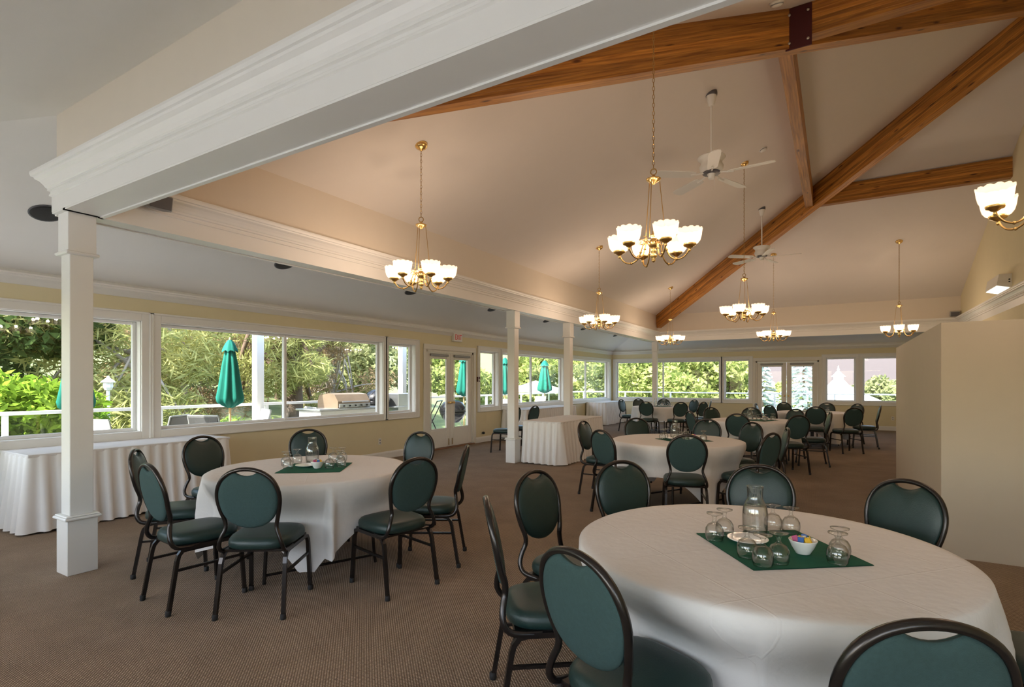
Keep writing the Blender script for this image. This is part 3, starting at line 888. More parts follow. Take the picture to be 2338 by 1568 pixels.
# offsets from the table centre measured on the nearest table
SET = [('g', -.165, -.055), ('g', -.140, .040), ('g', .035, .250), ('g', .110, .235), ('g', -.012, -.225), ('g', .052, -.300), ('g', .100, -.240), ('g', .290, -.130), ('g', .297, -.050),
       ('c', -.025, .120), ('b', .172, -.062), ('p', -.040, .0)]
SETS = {'left': [('g', -.20, -.10), ('g', -.05, -.19), ('g', -.26, .05), ('g', .20, .0), ('g', .23, .09), ('g', -.08, .27), ('g', -.02, .32), ('g', .13, .17),
                 ('c', -.16, .12), ('b', .12, -.05), ('p', -.03, -.04)]}
proto_t = None
for i, tb in enumerate(TABLES):
    cx, cy = TABLES[tb]
    if proto_t is None: proto_t = make_round_table(); t = proto_t
    else: t = copy_tree(proto_t)
    t.location = (cx, cy, 0); t.rotation_euler = (0, 0, PHI[tb]+.3)
    tag(t, '%s, hidden under its white cloth' % WORD[tb], 'table', 'round banquet tables')
    o = cloth_mesh(tb, PHI[tb], 11+i).build('tablecloth', 'tablecloth', None)
    o.location = (cx, cy, 0)
    tag(o, 'white cloth draped over the %s' % WORD[tb], 'tablecloth', 'white round-table cloths')
    rot = {'near': 0, 'left': 0, 'middle': .25, 'fourth': .5, 'corner': 1.9, 'far': .3}[tb]
    off = {'near': (0, 0), 'left': (-.02, .03)}.get(tb, (0, 0))
    cr, sr = math.cos(rot), math.sin(rot)
    tr = lambda x, y: (cx+off[0]+cr*x-sr*y, cy+off[1]+sr*x+cr*y)
    napkin(tb, tr(.075, -.03), rot+PI/4-.14, .475, 'green square cloth topper in the middle of the %s' % WORD[tb])
    for kind, x, y in SETS.get(tb, SET):
        X, Y = tr(x, y)
        if kind == 'g': place('g', make_glass, (X, Y, Z_T+.0052), x*30, 'upside-down stemmed water glass on the %s' % WORD[tb], 'glass', 'upturned glasses on the %s' % WORD[tb])
        if kind == 'c': place('c', make_carafe, (X, Y, Z_T+.0052), 0, 'clear water carafe on the %s' % WORD[tb], 'carafe', 'glass water carafes')
        if kind == 'b': place('b', make_bowl, (X, Y, Z_T+.0052), i*1.3, 'small white bowl of sugar packets on the %s' % WORD[tb], 'bowl', 'white sugar bowls')
        if kind == 'p': place('p', make_plate, (X, Y, Z_T+.0052), 0, 'small white saucer on the %s' % WORD[tb], 'saucer', 'white saucers')

# ================================================================ SKIRTED TABLES
def skirted(x0, x1, y0, y1, lab_t, lab_s, seed, zt=.745):
    t = empty('banquet_table', ((x0+x1)/2, (y0+y1)/2, 0)); tag(t, lab_t, 'table', 'rectangular banquet tables')
    hx, hy = (x1-x0)/2, (y1-y0)/2
    MB().cbox(-hx+.01, hx-.01, -hy+.01, hy-.01, .71, .738, .004).build('tabletop', 'table_board', t)
    for sx in (-1, 1):
        for sy in (-1, 1): MB().tube([(sx*(hx-.1), sy*(hy-.2), .71), (sx*(hx-.1), sy*(hy-.2), 0)], .013, 6).build('leg', 'black_frame', t)
    s = empty('table_skirt', ((x0+x1)/2, (y0+y1)/2, 0)); tag(s, lab_s, 'tablecloth', 'pleated white table skirts')
    rnd = random.Random(seed)
    cr = .035; per = []
    step = .011
    def edge(a, b, nx, ny):
        l = math.hypot(b[0]-a[0], b[1]-a[1]); k = int(l/step)
        for i in range(k): per.append((a[0]+(b[0]-a[0])*i/k, a[1]+(b[1]-a[1])*i/k, nx, ny))
    def arc(cx, cy, a0):
        for i in range(5):
            a = a0+PI/2*i/5; per.append((cx+cr*math.cos(a), cy+cr*math.sin(a), math.cos(a), math.sin(a)))
    edge((-hx+cr, -hy), (hx-cr, -hy), 0, -1); arc(hx-cr, -hy+cr, -PI/2)
    edge((hx, -hy+cr), (hx, hy-cr), 1, 0); arc(hx-cr, hy-cr, 0)
    edge((hx-cr, hy), (-hx+cr, hy), 0, 1); arc(-hx+cr, hy-cr, PI/2)
    edge((-hx, hy-cr), (-hx, -hy+cr), -1, 0); arc(-hx+cr, -hy+cr, PI)
    n = len(per); NT = 7; vs = []; fs = []
    dist = [i*step for i in range(n)]
    p1, p2 = rnd.uniform(0, 6), rnd.uniform(0, 6)
    wallside = lambda nx, ny: nx < -.5
    for i in range(NT+1):
        tt = i/NT; z = zt-.012-tt*(zt-.03)
        for k, (x, y, nx, ny) in enumerate(per):
            s_ = dist[k]
            wv = math.sin(2*PI*s_/.125+.9*math.sin(s_*3+p1))
            sharp = math.copysign(abs(wv)**.6, wv)
            o_ = .006+tt*.060+(.005+.024*tt)*sharp+.012*tt*math.sin(2*PI*s_/.61+p2)
            if wallside(nx, ny): o_ *= .25
            vs.append((x+nx*o_, y+ny*o_, z+(.006*math.sin(s_*9) if i == NT else 0)))
    for i in range(NT):
        for k in range(n): fs.append((i*n+k, (i+1)*n+k, (i+1)*n+(k+1) % n, i*n+(k+1) % n))
    MB().add(vs, fs, True).build('pleated_skirt', 'skirt_cloth', s)
    m = MB(); m.cbox(-hx-.006, hx+.006, -hy-.006, hy+.006, zt-.028, zt, .005); m.build('top_cloth', 'tablecloth', s)
skirted(-7.19, -6.47, 1.92, 3.84, 'buffet table under the nearest left windows, hidden by its skirt', 'white pleated skirt and cloth of the buffet behind the near column', 1)
skirted(-4.77, -4.01, 8.12, 9.96, 'serving table right of the second column, hidden by its skirt', 'white pleated skirt and cloth of the table right of the second column', 2)
skirted(-7.19, -6.47, 11.25, 14.1, 'buffet table along the left wall behind the third column', 'white pleated skirt and cloth of the buffet under the left middle windows', 3)
skirted(-7.19, -6.50, 16.45, 18.3, 'buffet table in the far left corner, hidden by its skirt', 'white pleated skirt and cloth of the buffet in the far left corner', 4)
# ================================================================ CHANDELIERS
def ceil_z(x, y):
    s = (APZ-ZT)/(APY-YNI)
    return ZT+s*min(x-XI, YFI-y, y-YNI)
def make_chandelier_core(e, zc, first):
    """origin at the hub height 2.42 above the floor; zc = ceiling height there"""
    H = zc-2.42
    MB().lathe([(0, -.062), (.014, -.06), (.018, -.05), (.045, -.04), (.062, -.022), (.068, -.006), (.068, .03), (0, .03)], 20, (0, 0, H)).build('canopy', 'brass', e)
    m = MB(); z = .775; i = 0
    while z < H-.055:            # chain of oval links
        pts = []
        for k in range(8):
            a = 2*PI*k/8; u, v = .0085*math.cos(a), .021*math.sin(a)
            pts.append((u, 0, z+v) if i % 2 else (0, u, z+v))
        m.tube(pts, .0028, 4, closed=True); z += .034; i += 1
    m.build('chain', 'dark_brass', e)
    m = MB(); m.tube([(.024*math.cos(2*PI*k/14), 0, .735+.026*math.sin(2*PI*k/14)) for k in range(14)], .005, 6, closed=True); m.build('hanging_ring', 'dark_brass', e)
PARTS = None
def chandelier(x, y, rot, label):
    global PARTS
    zc = ceil_z(x, y)
    e = empty('chandelier', (x, y, 2.42), rot); tag(e, label, 'chandelier', 'brass six-light chandeliers')
    make_chandelier_core(e, zc, False)
    if PARTS is None:
        P = {}
        P['crown'] = MB().lathe([(0, .632), (.012, .634), (.020, .645), (.040, .655), (.056, .668), (.060, .678), (.046, .684), (.030, .690), (.016, .700), (.008, .712), (0, .712)], 20).mesh('crown', 'brass')
        P['hub'] = MB().lathe([(0, -.01), (.010, -.005), (.018, .010), (.010, .022), (.026, .034), (.030, .050), (.014, .064), (.022, .074), (.024, .090), (.016, .104), (.034, .118),
                               (.046, .140), (.044, .160), (.026, .176), (.014, .190), (.024, .204), (.026, .216), (.012, .230), (.008, .250), (0, .256)], 18).mesh('hub', 'brass')
        arm = [(.030, 0, .140), (.060, 0, .158), (.088, 0, .140), (.105, 0, .085), (.135, 0, .025), (.185, 0, .0), (.235, 0, .012), (.268, 0, .045), (.285, 0, .085)]
        m = MB(); m.tube(spline(arm, 3), .0065, 7)
        curl = [(.10+.028*(1-k/16)*math.cos(PI*.3+k*.55), 0, .165+.028*(1-k/16)*math.sin(PI*.3+k*.55)) for k in range(14)]
        m.tube(curl, .0038, 5)
        for r, z in ((.185, 0), (.105, .085)): m.lathe([(0, -.012), (.011, -.006), (.011, .006), (0, .012)], 8, (r, 0, z))
        P['arm'] = m.mesh('arm', 'dark_brass')
        P['cup'] = MB().lathe([(0, .050), (.006, .052), (.012, .062), (.008, .074), (.022, .082), (.030, .090), (.046, .096), (.050, .104), (.052, .116), (.046, .118), (0, .112)], 18, (.285, 0, 0)).mesh('lamp_cup', 'brass')
        out = [(.048, .110), (.068, .119), (.084, .142), (.092, .175), (.095, .205), (.100, .230)]
        inn = [(r-.003, z) for r, z in reversed(out)]
        P['shade'] = MB().lathe(out+inn, 36, (.285, 0, 0), scallop=((3, 4, 5, 6, 7, 8), 12, .010)).mesh('lamp_shade', 'lit_shade')
        P['bulb'] = MB().lathe([(0, .120), (.012, .122), (.014, .140), (.024, .160), (.028, .178), (.022, .196), (.008, .205), (0, .206)], 12, (.285, 0, 0)).mesh('bulb', 'bulb_glow')
        P['light'] = bpy.data.lights.new('chandelier_bulb', 'POINT')
        P['light'].energy = LAMP_W; P['light'].color = LAMP_RGB; P['light'].shadow_soft_size = .03
        PARTS = P
    obj('crown', PARTS['crown'], e); obj('hub', PARTS['hub'], e)
    for k in range(3):
        a = 2*PI*k/3+.4
        m = MB(); m.tube([(.050*math.cos(a), .050*math.sin(a), .660), (.100*math.cos(a), .100*math.sin(a), .175)], .0035, 5); m.build('suspension_rod', 'dark_brass', e)
    for k in range(6):
        a = obj('arm', PARTS['arm'], e); a.rotation_euler = (0, 0, k*PI/3)
        obj('lamp_cup', PARTS['cup'], a); obj('lamp_shade', PARTS['shade'], a); obj('bulb', PARTS['bulb'], a)
        l = bpy.data.objects.new('chandelier_bulb', PARTS['light']); COL.objects.link(l); l.parent = a; l.location = (.285, 0, .235)
for x, y, r, lab in ((-3.79, 4.33, .536, 'brass chandelier over the left table, nearest the left header'),
                  (-1.29, 4.33, .09, 'large-looking brass chandelier in the upper middle, hung before the near hip rafter'),
                  (1.13, 4.48, .28, 'brass chandelier cut off by the right edge of the picture'),
                  (-3.80, 9.31, .21, 'brass chandelier hanging by the left header between the middle columns'),
                  (-1.28, 9.28, .40, 'brass chandelier hanging on a long chain below the second ceiling fan'),
                  (-3.80, 14.27, .35, 'brass chandelier before the far corner column'),
                  (-1.30, 14.22, .09, 'brass chandelier over the far doors, left of the last one'),
                  (1.18, 14.24, .44, 'brass chandelier at the far right above the partition top')):
    chandelier(x, y, r, lab)

# ================================================================ CEILING FANS
def fan(x, y, rot, label):
    zc = ceil_z(x, y); e = empty('ceiling_fan', (x, y, 3.94), rot); tag(e, label, 'ceiling fan', 'white ceiling fans'); H = zc-3.94
    MB().lathe([(0, -.16), (.020, -.16), (.036, -.15), (.060, -.045), (.062, -.035), (0, -.035)], 18, (0, 0, H)).build('canopy', 'fan_white', e)
    MB().lathe([(.040, -.045), (.066, -.04), (.070, -.012), (.066, .02), (0, .03)], 18, (0, 0, H)).build('mount_plate', 'fan_dark', e)
    MB().tube([(0, 0, .22), (0, 0, H-.14)], .0125, 10).build('downrod', 'fan_white', e)
    MB().lathe([(0, .045), (.09, .045), (.118, .055), (.135, .085), (.140, .120), (.125, .150), (.122, .175), (.150, .205), (.165, .225), (.160, .235), (.05, .238), (0, .24)], 28).build('motor_housing', 'fan_white', e)
    MB().lathe([(0, .030), (.098, .030), (.105, .036), (.105, .050), (0, .05)], 24).build('vent_band', 'fan_dark', e)
    MB().lathe([(0, -.035), (.030, -.033), (.040, -.020), (.042, .010), (.050, .022), (.05, .034), (0, .034)], 18).build('switch_housing', 'fan_white', e)
    m = MB(); m.tube([(.03, .02, -.02), (.03, .02, -.16)], .0018, 4); m.build('pull_chain', 'fan_white', e)
    vs = []
    for top in (0, 1):
        for t, w in ((.20, .048), (.24, .060), (.45, .066), (.64, .070), (.69, .062), (.715, .035)):
            for s in (-1, 1): vs.append((t, s*w, (.004 if top else -.004)+s*w*.20+.022))
    n = 6; fs = []
    for i in range(n-1):
        a = 2*i; fs += [(a, a+1, a+3, a+2), (12+a, 12+a+2, 12+a+3, 12+a+1), (a, a+2, 14+a, 12+a), (a+1, 13+a, 15+a, a+3)]
    fs += [(0, 12, 13, 1), (10, 11, 23, 22)]
    bl = MB().add(vs, fs); bme = bl.mesh('blade', 'fan_white'); bl.fixn(bme)
    br = MB().tube([(.095, 0, .040), (.14, 0, .030), (.19, 0, .020), (.26, 0, .016)], [.012, .010, .012, .016], 6).mesh('blade_bracket', 'fan_white')
    for k in range(5):
        o = obj('blade', bme, e); o.rotation_euler = (0, 0, 2*PI*k/5); obj('blade_bracket', br, o)
fan(-1.31, 6.80, -.07, 'white ceiling fan nearer the viewer, right of the large chandelier')
fan(-1.30, 11.84, .04, 'white ceiling fan farther away, below the farther hip rafter')

# ================================================================ CEILING AND WALL FITTINGS
def ring_z(x): return ZR+(ZR-ZC)/(XO-XL)*(x-XO)
sl = math.atan((ZR-ZC)/(XO-XL))
ORD = ['beside the nearest column', 'above the long left window', 'below the first chandelier', 'left of the second column', 'between the second and third columns', 'right of the third column', 'last in the row, by the far corner']
for i, yy in enumerate((1.96, 4.40, 6.83, 9.32, 11.78, 14.06, 16.63)):
    e = empty('ceiling_speaker', (-6.18, yy, ring_z(-6.18)-.001)); e.rotation_euler = (0, -sl, 0)
    tag(e, 'round black ceiling speaker %s' % ORD[i], 'speaker', 'round black speakers in the sloping ring ceiling')
    MB().lathe([(0, -.012), (.10, -.012), (.116, -.008), (.118, 0), (0, 0)], 28).build('grille', 'black_grille', e)
    MB().lathe([(.114, -.006), (.122, -.010), (.128, -.004), (.128, .0), (.114, 0)], 28).build('rim', 'fan_dark', e)
# smoke detectors on the vault
svl = math.atan((APZ-ZT)/(APY-YNI))
for (x, y, rx, ry, lab) in ((-.99, 9.15, 0, -svl, 'small white smoke detector on the vault beside the fan'), (-.49, 5.67, svl, 0, 'small white smoke detector above the red steel plate')):
    e = empty('smoke_detector', (x, y, ceil_z(x, y))); e.rotation_euler = (rx, ry, 0); tag(e, lab, 'smoke detector')
    MB().lathe([(0, -.045), (.03, -.044), (.052, -.034), (.056, -.018), (.066, -.012), (.068, 0), (0, 0)], 20).build('cover', 'fan_white', e)
    MB().lathe([(.054, -.030), (.0575, -.028), (.0575, -.020), (.054, -.018)], 20).build('vent_slot', 'grey_plastic', e)
# exit sign
e = empty('exit_sign', (XL, 9.385, 2.31), PI/2); tag(e, 'small white exit sign with red letters above the left doors', 'sign')
MB().cbox(-.15, .15, -.075, -.004, 0, .20, .008).build('housing', 'outlet_white', e)
MB().cbox(-.14, .14, -.079, -.073, .01, .19, .002).build('face', 'white_trim', e)
fc = bpy.data.curves.new('exit_text', 'FONT'); fc.body = 'EXIT'; fc.size = .165; fc.extrude = .002; fc.align_x = 'CENTER'
fo = bpy.data.objects.new('exit_text_tmp', fc); COL.objects.link(fo)
bpy.context.view_layer.update()
tm = bpy.data.meshes.new_from_object(fo.evaluated_get(bpy.context.evaluated_depsgraph_get()))
bpy.data.objects.remove(fo, do_unlink=True)
tm.materials.clear(); tm.materials.append(MATS['exit_red'])
to = obj('lettering', tm, e); to.rotation_euler = (PI/2, 0, 0); to.location = (0, -.081, .042); to.scale = (.72, 1, 1)
# outlets, switch, door stop
def plate(name, loc, rz, w, h, mat, label, cat, holes=True):
    e = empty(name, loc, rz); tag(e, label, cat)
    MB().cbox(-w/2, w/2, -.008, 0, -h/2, h/2, .003).build('cover_plate', mat, e)
    if holes:
        for s in (-1, 1): MB().lathe([(0, 0), (.014, 0), (.014, .003), (0, .003)], 10).build('socket', 'grey_plastic', e).matrix_local = Matrix.Translation((0, -.0078, s*.024)) @ Matrix.Rotation(PI/2, 4, 'X')
plate('wall_outlet', (XL, 7.11, .33), PI/2, .072, .116, 'outlet_white', 'white power outlet low on the left wall', 'outlet')
plate('wall_outlet', (1.42, YF, .36), 0, .072, .116, 'outlet_white', 'white power outlet low on the far wall by the partition', 'outlet')
e = empty('alarm_pull', (XL, 10.235, 1.43), PI/2); tag(e, 'small dark red alarm box right of the left doors', 'alarm')
MB().cbox(-.045, .045, -.035, 0, 0, .12, .006).build('box', 'plate_red', e); MB().cbox(-.032, .032, -.045, -.033, .03, .06, .003).build('handle', 'outlet_white', e)
e = empty('door_stop', (XL, 10.42, .217), PI/2); tag(e, 'small round black door stop on the wall right of the left doors', 'door stop')
m = MB(); m.lathe([(0, .06), (.026, .058), (.032, .045), (.030, .02), (.02, .0), (0, 0)], 12); m.v = [(x, -z, y) for x, y, z in m.v]; m.build('bumper', 'black_rubber', e)
# box unit on the right wall above the crown, and a small speaker
e = empty('wall_light', (XW, 12.65, 3.06), PI/2); tag(e, 'boxy wall light above the crown of the right wall', 'wall light')
m = MB(); m.add([(-.42, 0, 0), (.42, 0, 0), (.42, 0, .24), (-.42, 0, .24), (-.42, .20, .05), (.42, .20, .05), (.42, .17, .24), (-.42, .17, .24)],
              [(0, 1, 2, 3), (4, 5, 6, 7), (0, 1, 5, 4), (2, 3, 7, 6), (0, 3, 7, 4), (1, 2, 6, 5)]); m.build('housing', 'outlet_white', e)
m = MB(); m.add([(-.38, .03, .004), (.38, .03, .004), (.38, .19, .045), (-.38, .19, .045), (-.38, .03, -.006), (.38, .03, -.006), (.38, .195, .035), (-.38, .195, .035)],
              [(0, 1, 2, 3), (4, 5, 6, 7), (0, 1, 5, 4), (2, 3, 7, 6), (0, 3, 7, 4), (1, 2, 6, 5)]); m.build('lens', 'lens_glow', e)
for z in (.10, .14):
    b = MB(); b.lathe([(0, 0), (.013, 0), (.013, .006), (0, .006)], 8); b.v = [(-.42-zz, .035+x, z+y) for x, y, zz in b.v]; b.build('knob', 'black_rubber', e)
def speaker(loc, rz, tilt, label):
    e = empty('wall_speaker', loc, rz); tag(e, label, 'speaker')
    b = MB().cbox(-.09, .09, -.17, -.05, -.06, .06, .008).build('cabinet', 'grey_plastic', e); b.rotation_euler = (tilt, 0, 0)
    MB().cbox(-.08, .08, -.176, -.168, -.05, .05, .003).build('grille', 'fan_dark', b)
    MB().tube([(0, 0, 0), (0, -.06, 0)], .012, 6).build('bracket', 'grey_plastic', e)
speaker((2.47, YFI, 3.10), 0, .2, 'small grey speaker in the far right corner of the vault')
speaker((XI+.04, 2.19, 2.90), PI/2, .2, 'small grey speaker on the left header, tucked behind the near header')
# ================================================================ OUTSIDE
DX, DY = -9.45, 21.4          # deck edges
def gz(x, y):                 # ground height
    z = -.45
    if x < -10: z += max(0, (-x-17))*.16
    if y > 22: z -= min(3.0, (y-22)*.14)
    if y > 70: z += (y-70)*.03
    return z
m = MB(); nx, ny = 36, 40; vs = []
xs = [-110+i*(170/nx) for i in range(nx+1)]; ys = [-40+j*(200/ny) for j in range(ny+1)]
for x in xs:
    for y in ys: vs.append((x, y, gz(x, y)+.25*math.sin(x*.31)*math.cos(y*.27)-.25*(abs(x) < 14 and y < 24)))
fs = [(i*(ny+1)+j, (i+1)*(ny+1)+j, (i+1)*(ny+1)+j+1, i*(ny+1)+j+1) for i in range(nx) for j in range(ny)]
m.add(vs, fs, True); struct(m.build('ground_lawn', 'lawn', None, fix=False), 'green grass and shrubby slope beyond the deck')
m = MB(); vs = []
for i in range(41):
    a = math.radians(80+i*3.4)
    for j, (r, z) in enumerate(((130, -4), (165, 9+3*math.sin(i*.9)), (215, 26+6*math.sin(i*.55+1)), (270, 30))):
        vs.append((r*math.cos(a), r*math.sin(a), z))
fs = [(i*4+j, (i+1)*4+j, (i+1)*4+j+1, i*4+j+1) for i in range(40) for j in range(3)]
m.add(vs, fs, True); struct(m.build('hillside', 'far_hill', None, fix=False), 'pale dry hills in the distance')
m = MB()
m.box(DX-.1, XL-TH, YN-TH, DY+.1, -.20, -.06); m.box(DX-.1, XW+6, YN-TH-14, YN-TH, -.20, -.06); m.box(XL-TH, XW+3, YF+TH, DY+.1, -.20, -.06)  # second box: added unseen patio, bounces neutral sunlight onto the near ceiling
deck = m.build('deck', 'deck_grey'); struct(deck, 'grey deck outside the windows, with an added unseen patio on the near side')

# ---- railings: top rail, posts, glass panels
def railing(A, B, n, label, ztop=1.03):
    A, B = Vector((A[0], A[1], 0)), Vector((B[0], B[1], 0)); d = B-A; ln = d.length
    e = empty('deck_railing', (A.x, A.y, -.06), math.atan2(d.y, d.x)); tag(e, label, 'railing', 'white deck railings')
    zt = ztop+.06
    MB().cbox(0, ln, -.035, .035, zt-.05, zt, .006).build('top_rail', 'rail_white', e)
    MB().cbox(0, ln, -.02, .02, .08, .12, .004).build('bottom_rail', 'rail_white', e)
    pm = MB().cbox(-.03, .03, -.03, .03, 0, zt-.05, .004).mesh('post', 'rail_white')
    st = ln/n
    gm = MB().box(.05, st-.05, -.004, .004, .14, zt-.07).mesh('glass_panel', 'pane_glass')
    for i in range(n+1):
        o = obj('post', pm, e); o.location = (i*st, 0, 0)
        if i < n: g = obj('glass_panel', gm, e); g.location = (i*st, 0, 0)
railing((DX, -1.2), (DX, DY), 12, 'long white glass-panelled deck railing outside the left windows')
railing((DX, DY), (XW+3, DY), 8, 'white deck railing outside the far windows')
# porch posts
for yy, lab in ((6.03, 'white porch post outside the long left window'), (9.87, 'white porch post outside the narrow left window')):
    e = empty('porch_post', (-9.25, yy, -.06)); tag(e, lab, 'post', 'white porch posts')
    MB().cbox(-.075, .075, -.075, .075, 0, 2.38, .006).build('post', 'rail_white', e)
    MB().cbox(-.095, .095, -.095, .095, 0, .12, .006).build('base', 'rail_white', e)
e = empty('porch_beam', (-9.25, 5.3, 2.32)); tag(e, 'white porch beam on the outside posts', 'beam')
MB().cbox(-.07, .07, 0, 5.4, 0, .2, .006).build('beam', 'rail_white', e)

# ---- closed umbrellas
def umbrella(x, y, h, label, s=.90):
    e = empty('patio_umbrella', (x, y, -.06)); tag(e, label, 'umbrella', 'closed green patio umbrellas')
    MB().tube([(0, 0, .05), (0, 0, h)], .019, 8).build('pole', 'umbrella_wood', e)
    MB().lathe([(0, 0), (.24, 0), (.25, .03), (.22, .06), (.05, .09), (.03, .22), (0, .22)], 16).build('base', 'grey_plastic', e)
    n = 48; vs = []; rows = [(0, .020), (.04, .05), (.16, .085), (.40, .12), (.75, .165), (1.0, .205), (1.08, .19), (1.14, .11), (1.18, .04)]
    for z, r in rows:
        for k in range(n):
            a = 2*PI*k/n; rr = r*s*(1+.20*math.cos(8*a+.4)*min(1, z*3+.1))
            vs.append((rr*math.cos(a), rr*math.sin(a), h-.02-z*.92))
    fs = [(i*n+k, i*n+(k+1) % n, (i+1)*n+(k+1) % n, (i+1)*n+k) for i in range(len(rows)-1) for k in range(n)]
    MB().add(vs, fs, True).build('canopy', 'umbrella_cloth', e)
    n = 24; vs = []
    for z, r in ((0, .03), (.06, .075), (.14, .112), (.19, .135)):
        for k in range(n):
            a = 2*PI*k/n; rr = r*s*(1+.12*math.cos(8*a+.4)); vs.append((rr*math.cos(a), rr*math.sin(a), h+.03-z-.02*(z > .18)*math.cos(8*a)))
    fs = [(i*n+k, i*n+(k+1) % n, (i+1)*n+(k+1) % n, (i+1)*n+k) for i in range(3) for k in range(n)]
    MB().add(vs, fs, True).build('vent_cap', 'umbrella_cloth', e)
    MB().lathe([(0, 0), (.014, .0), (.02, .02), (.012, .05), (0, .06)], 8, (0, 0, h+.02)).build('finial', 'umbrella_wood', e)
umbrella(-8.72, 5.18, 2.16, 'closed green umbrella standing outside the long left window')
umbrella(-8.80, 3.11, 2.16, 'closed green umbrella half hidden behind the nearest column')
umbrella(-8.75, 11.75, 2.2, 'closed green umbrella seen through the left french doors')
umbrella(-8.75, 13.85, 2.2, 'closed green umbrella just left of the second column')
umbrella(-8.75, 16.45, 2.2, 'closed green umbrella between the second and third columns', 1.15)

# ---- patio chairs and tables
def patio_chair(x, y, rz, mat, label):
    e = empty('patio_chair', (x, y, -.06), rz); tag(e, label, 'patio chair', 'sling patio chairs')
    MB().cbox(-.25, .25, -.22, .24, .40, .418, .006).build('seat', mat, e)
    b = MB().cbox(-.25, .25, -.008, .008, .0, .56, .006).build('backrest', mat, e); b.location = (0, -.24, .42); b.rotation_euler = (.22, 0, 0)
    for s in (-1, 1):
        MB().tube(spline([(s*.27, .26, 0), (s*.27, .24, .40), (s*.27, .20, .63), (s*.27, -.10, .65), (s*.27, -.26, .62)], 3), .014, 6).build('arm_frame', 'grey_plastic', e)
        MB().tube([(s*.26, -.22, 0), (s*.26, -.23, .42), (s*.26, -.355, .98)], .014, 6).build('back_post', 'grey_plastic', e)
    MB().tube([(-.26, -.357, .98), (.26, -.357, .98)], .014, 6).build('top_bar', 'grey_plastic', e)
def patio_table(x, y, label, sx=.55, sy=.55):
    e = empty('patio_table', (x, y, -.06)); tag(e, label, 'patio table', 'patio tables')
    MB().cbox(-sx, sx, -sy, sy, .68, .71, .01).build('tabletop', 'counter_white', e)
    for a in (-1, 1):
        for b in (-1, 1): MB().tube([(a*(sx-.08), b*(sy-.08), .68), (a*(sx-.04), b*(sy-.04), 0)], .016, 6).build('leg', 'grey_plastic', e)
patio_table(-8.25, 5.75, 'patio table beside the outside umbrella', .42, .40)
patio_chair(-8.25, 4.75, .35, 'sling_dark', 'dark mesh patio chair below the big green umbrella')
patio_chair(-9.0, 5.62, PI-.3, 'sling_white', 'pale sling patio chair behind the umbrella pole')
patio_chair(-8.55, 3.55, .2, 'sling_white', 'pale sling patio chair just right of the nearest column')
patio_chair(-8.75, 4.05, 2.2, 'sling_dark', 'dark patio chair at the edge of the nearest left window')
patio_chair(-8.05, 2.15, .5, 'sling_dark', 'dark patio chair at the far left edge of the picture')
patio_chair(-9.05, 6.62, 2.9, 'sling_white', 'pale sling patio chair beside the barbecue counter')
patio_table(-8.65, 14.9, 'white patio table seen between the left umbrellas', .7, .9)
patio_chair(-8.1, 13.4, .2, 'sling_white', 'pale patio chair outside the left middle window')
patio_chair(-8.9, 15.9, 2.8, 'sling_white', 'pale patio chair beyond the white patio table')
patio_chair(-8.3, 16.9, 1.2, 'sling_white', 'pale patio chair near the far left corner outside')

# ---- barbecues
e = empty('barbecue', (-8.75, 7.62, -.06), PI/2); tag(e, 'hooded barbecue on a white counter outside the long left window', 'barbecue')
MB().cbox(-.85, .75, -.32, .32, 0, .93, .01).build('counter', 'counter_white', e)
MB().cbox(-.90, .80, -.36, .36, .93, .965, .008).build('worktop', 'steel', e)
vs = []
prof = [(-.30, .965), (-.30, 1.10), (-.20, 1.235), (.0, 1.26), (.24, 1.22), (.30, 1.12), (.30, .965)]
for x in (-.42, .42):
    for yy, z in prof: vs.append((x, yy, z))
n = len(prof); fs = [(i, i+1, n+i+1, n+i) for i in range(n-1)]+[tuple(range(n))[::-1], tuple(range(n, 2*n))]
MB().add(vs, fs).build('hood', 'bronze_lid', e)
MB().tube([(-.34, -.34, 1.09), (.34, -.34, 1.09)], .014, 6).build('hood_handle', 'steel', e)
MB().cbox(-.40, .40, -.335, -.30, .975, 1.05, .004).build('control_panel', 'steel', e)
for k in range(5): MB().lathe([(0, 0), (.02, 0), (.016, .02), (0, .02)], 10).build('control_knob', 'enamel_black', e).matrix_local = Matrix.Translation((-.3+.15*k, -.335, 1.01)) @ Matrix.Rotation(PI/2, 4, 'X')
def kettle(x, y, label, mat, s=1.0, zc=.86):
    e = empty('kettle_barbecue', (x, y, -.06)); tag(e, label, 'barbecue', 'kettle barbecues')
    MB().lathe([(0, -.24*s), (.12*s, -.225*s), (.21*s, -.15*s), (.265*s, -.05*s), (.275*s, 0), (0, 0)], 24, (0, 0, zc)).build('kettle', mat, e)
    l = MB().lathe([(.28*s, .0), (.285*s, .02*s), (.265*s, .10*s), (.20*s, .19*s), (.10*s, .24*s), (0, .25*s)], 24, (0, 0, zc)).build('lid', mat, e)
    MB().tube([(-.06, 0, zc+.25*s), (-.05, 0, zc+.29*s), (.05, 0, zc+.29*s), (.06, 0, zc+.25*s)], .01, 6).build('lid_handle', 'umbrella_wood', l)
    for k in range(3):
        a = 2*PI*k/3+.5
        MB().tube([(.14*s*math.cos(a), .14*s*math.sin(a), zc-.20*s), (.30*s*math.cos(a), .30*s*math.sin(a), 0)], .012, 6).build('leg', 'steel', e)
kettle(-8.95, 8.72, 'black kettle barbecue outside, right of the hooded barbecue', 'enamel_black', 1.05, 1.06)
kettle(-8.55, 11.0, 'dark kettle barbecue seen through the right leaf of the left doors', 'enamel_black', 1.25, .72)
e = empty('steel_cart', (-8.85, 9.35, -.06), PI/2); tag(e, 'grey steel cart outside the narrow left window', 'cart')
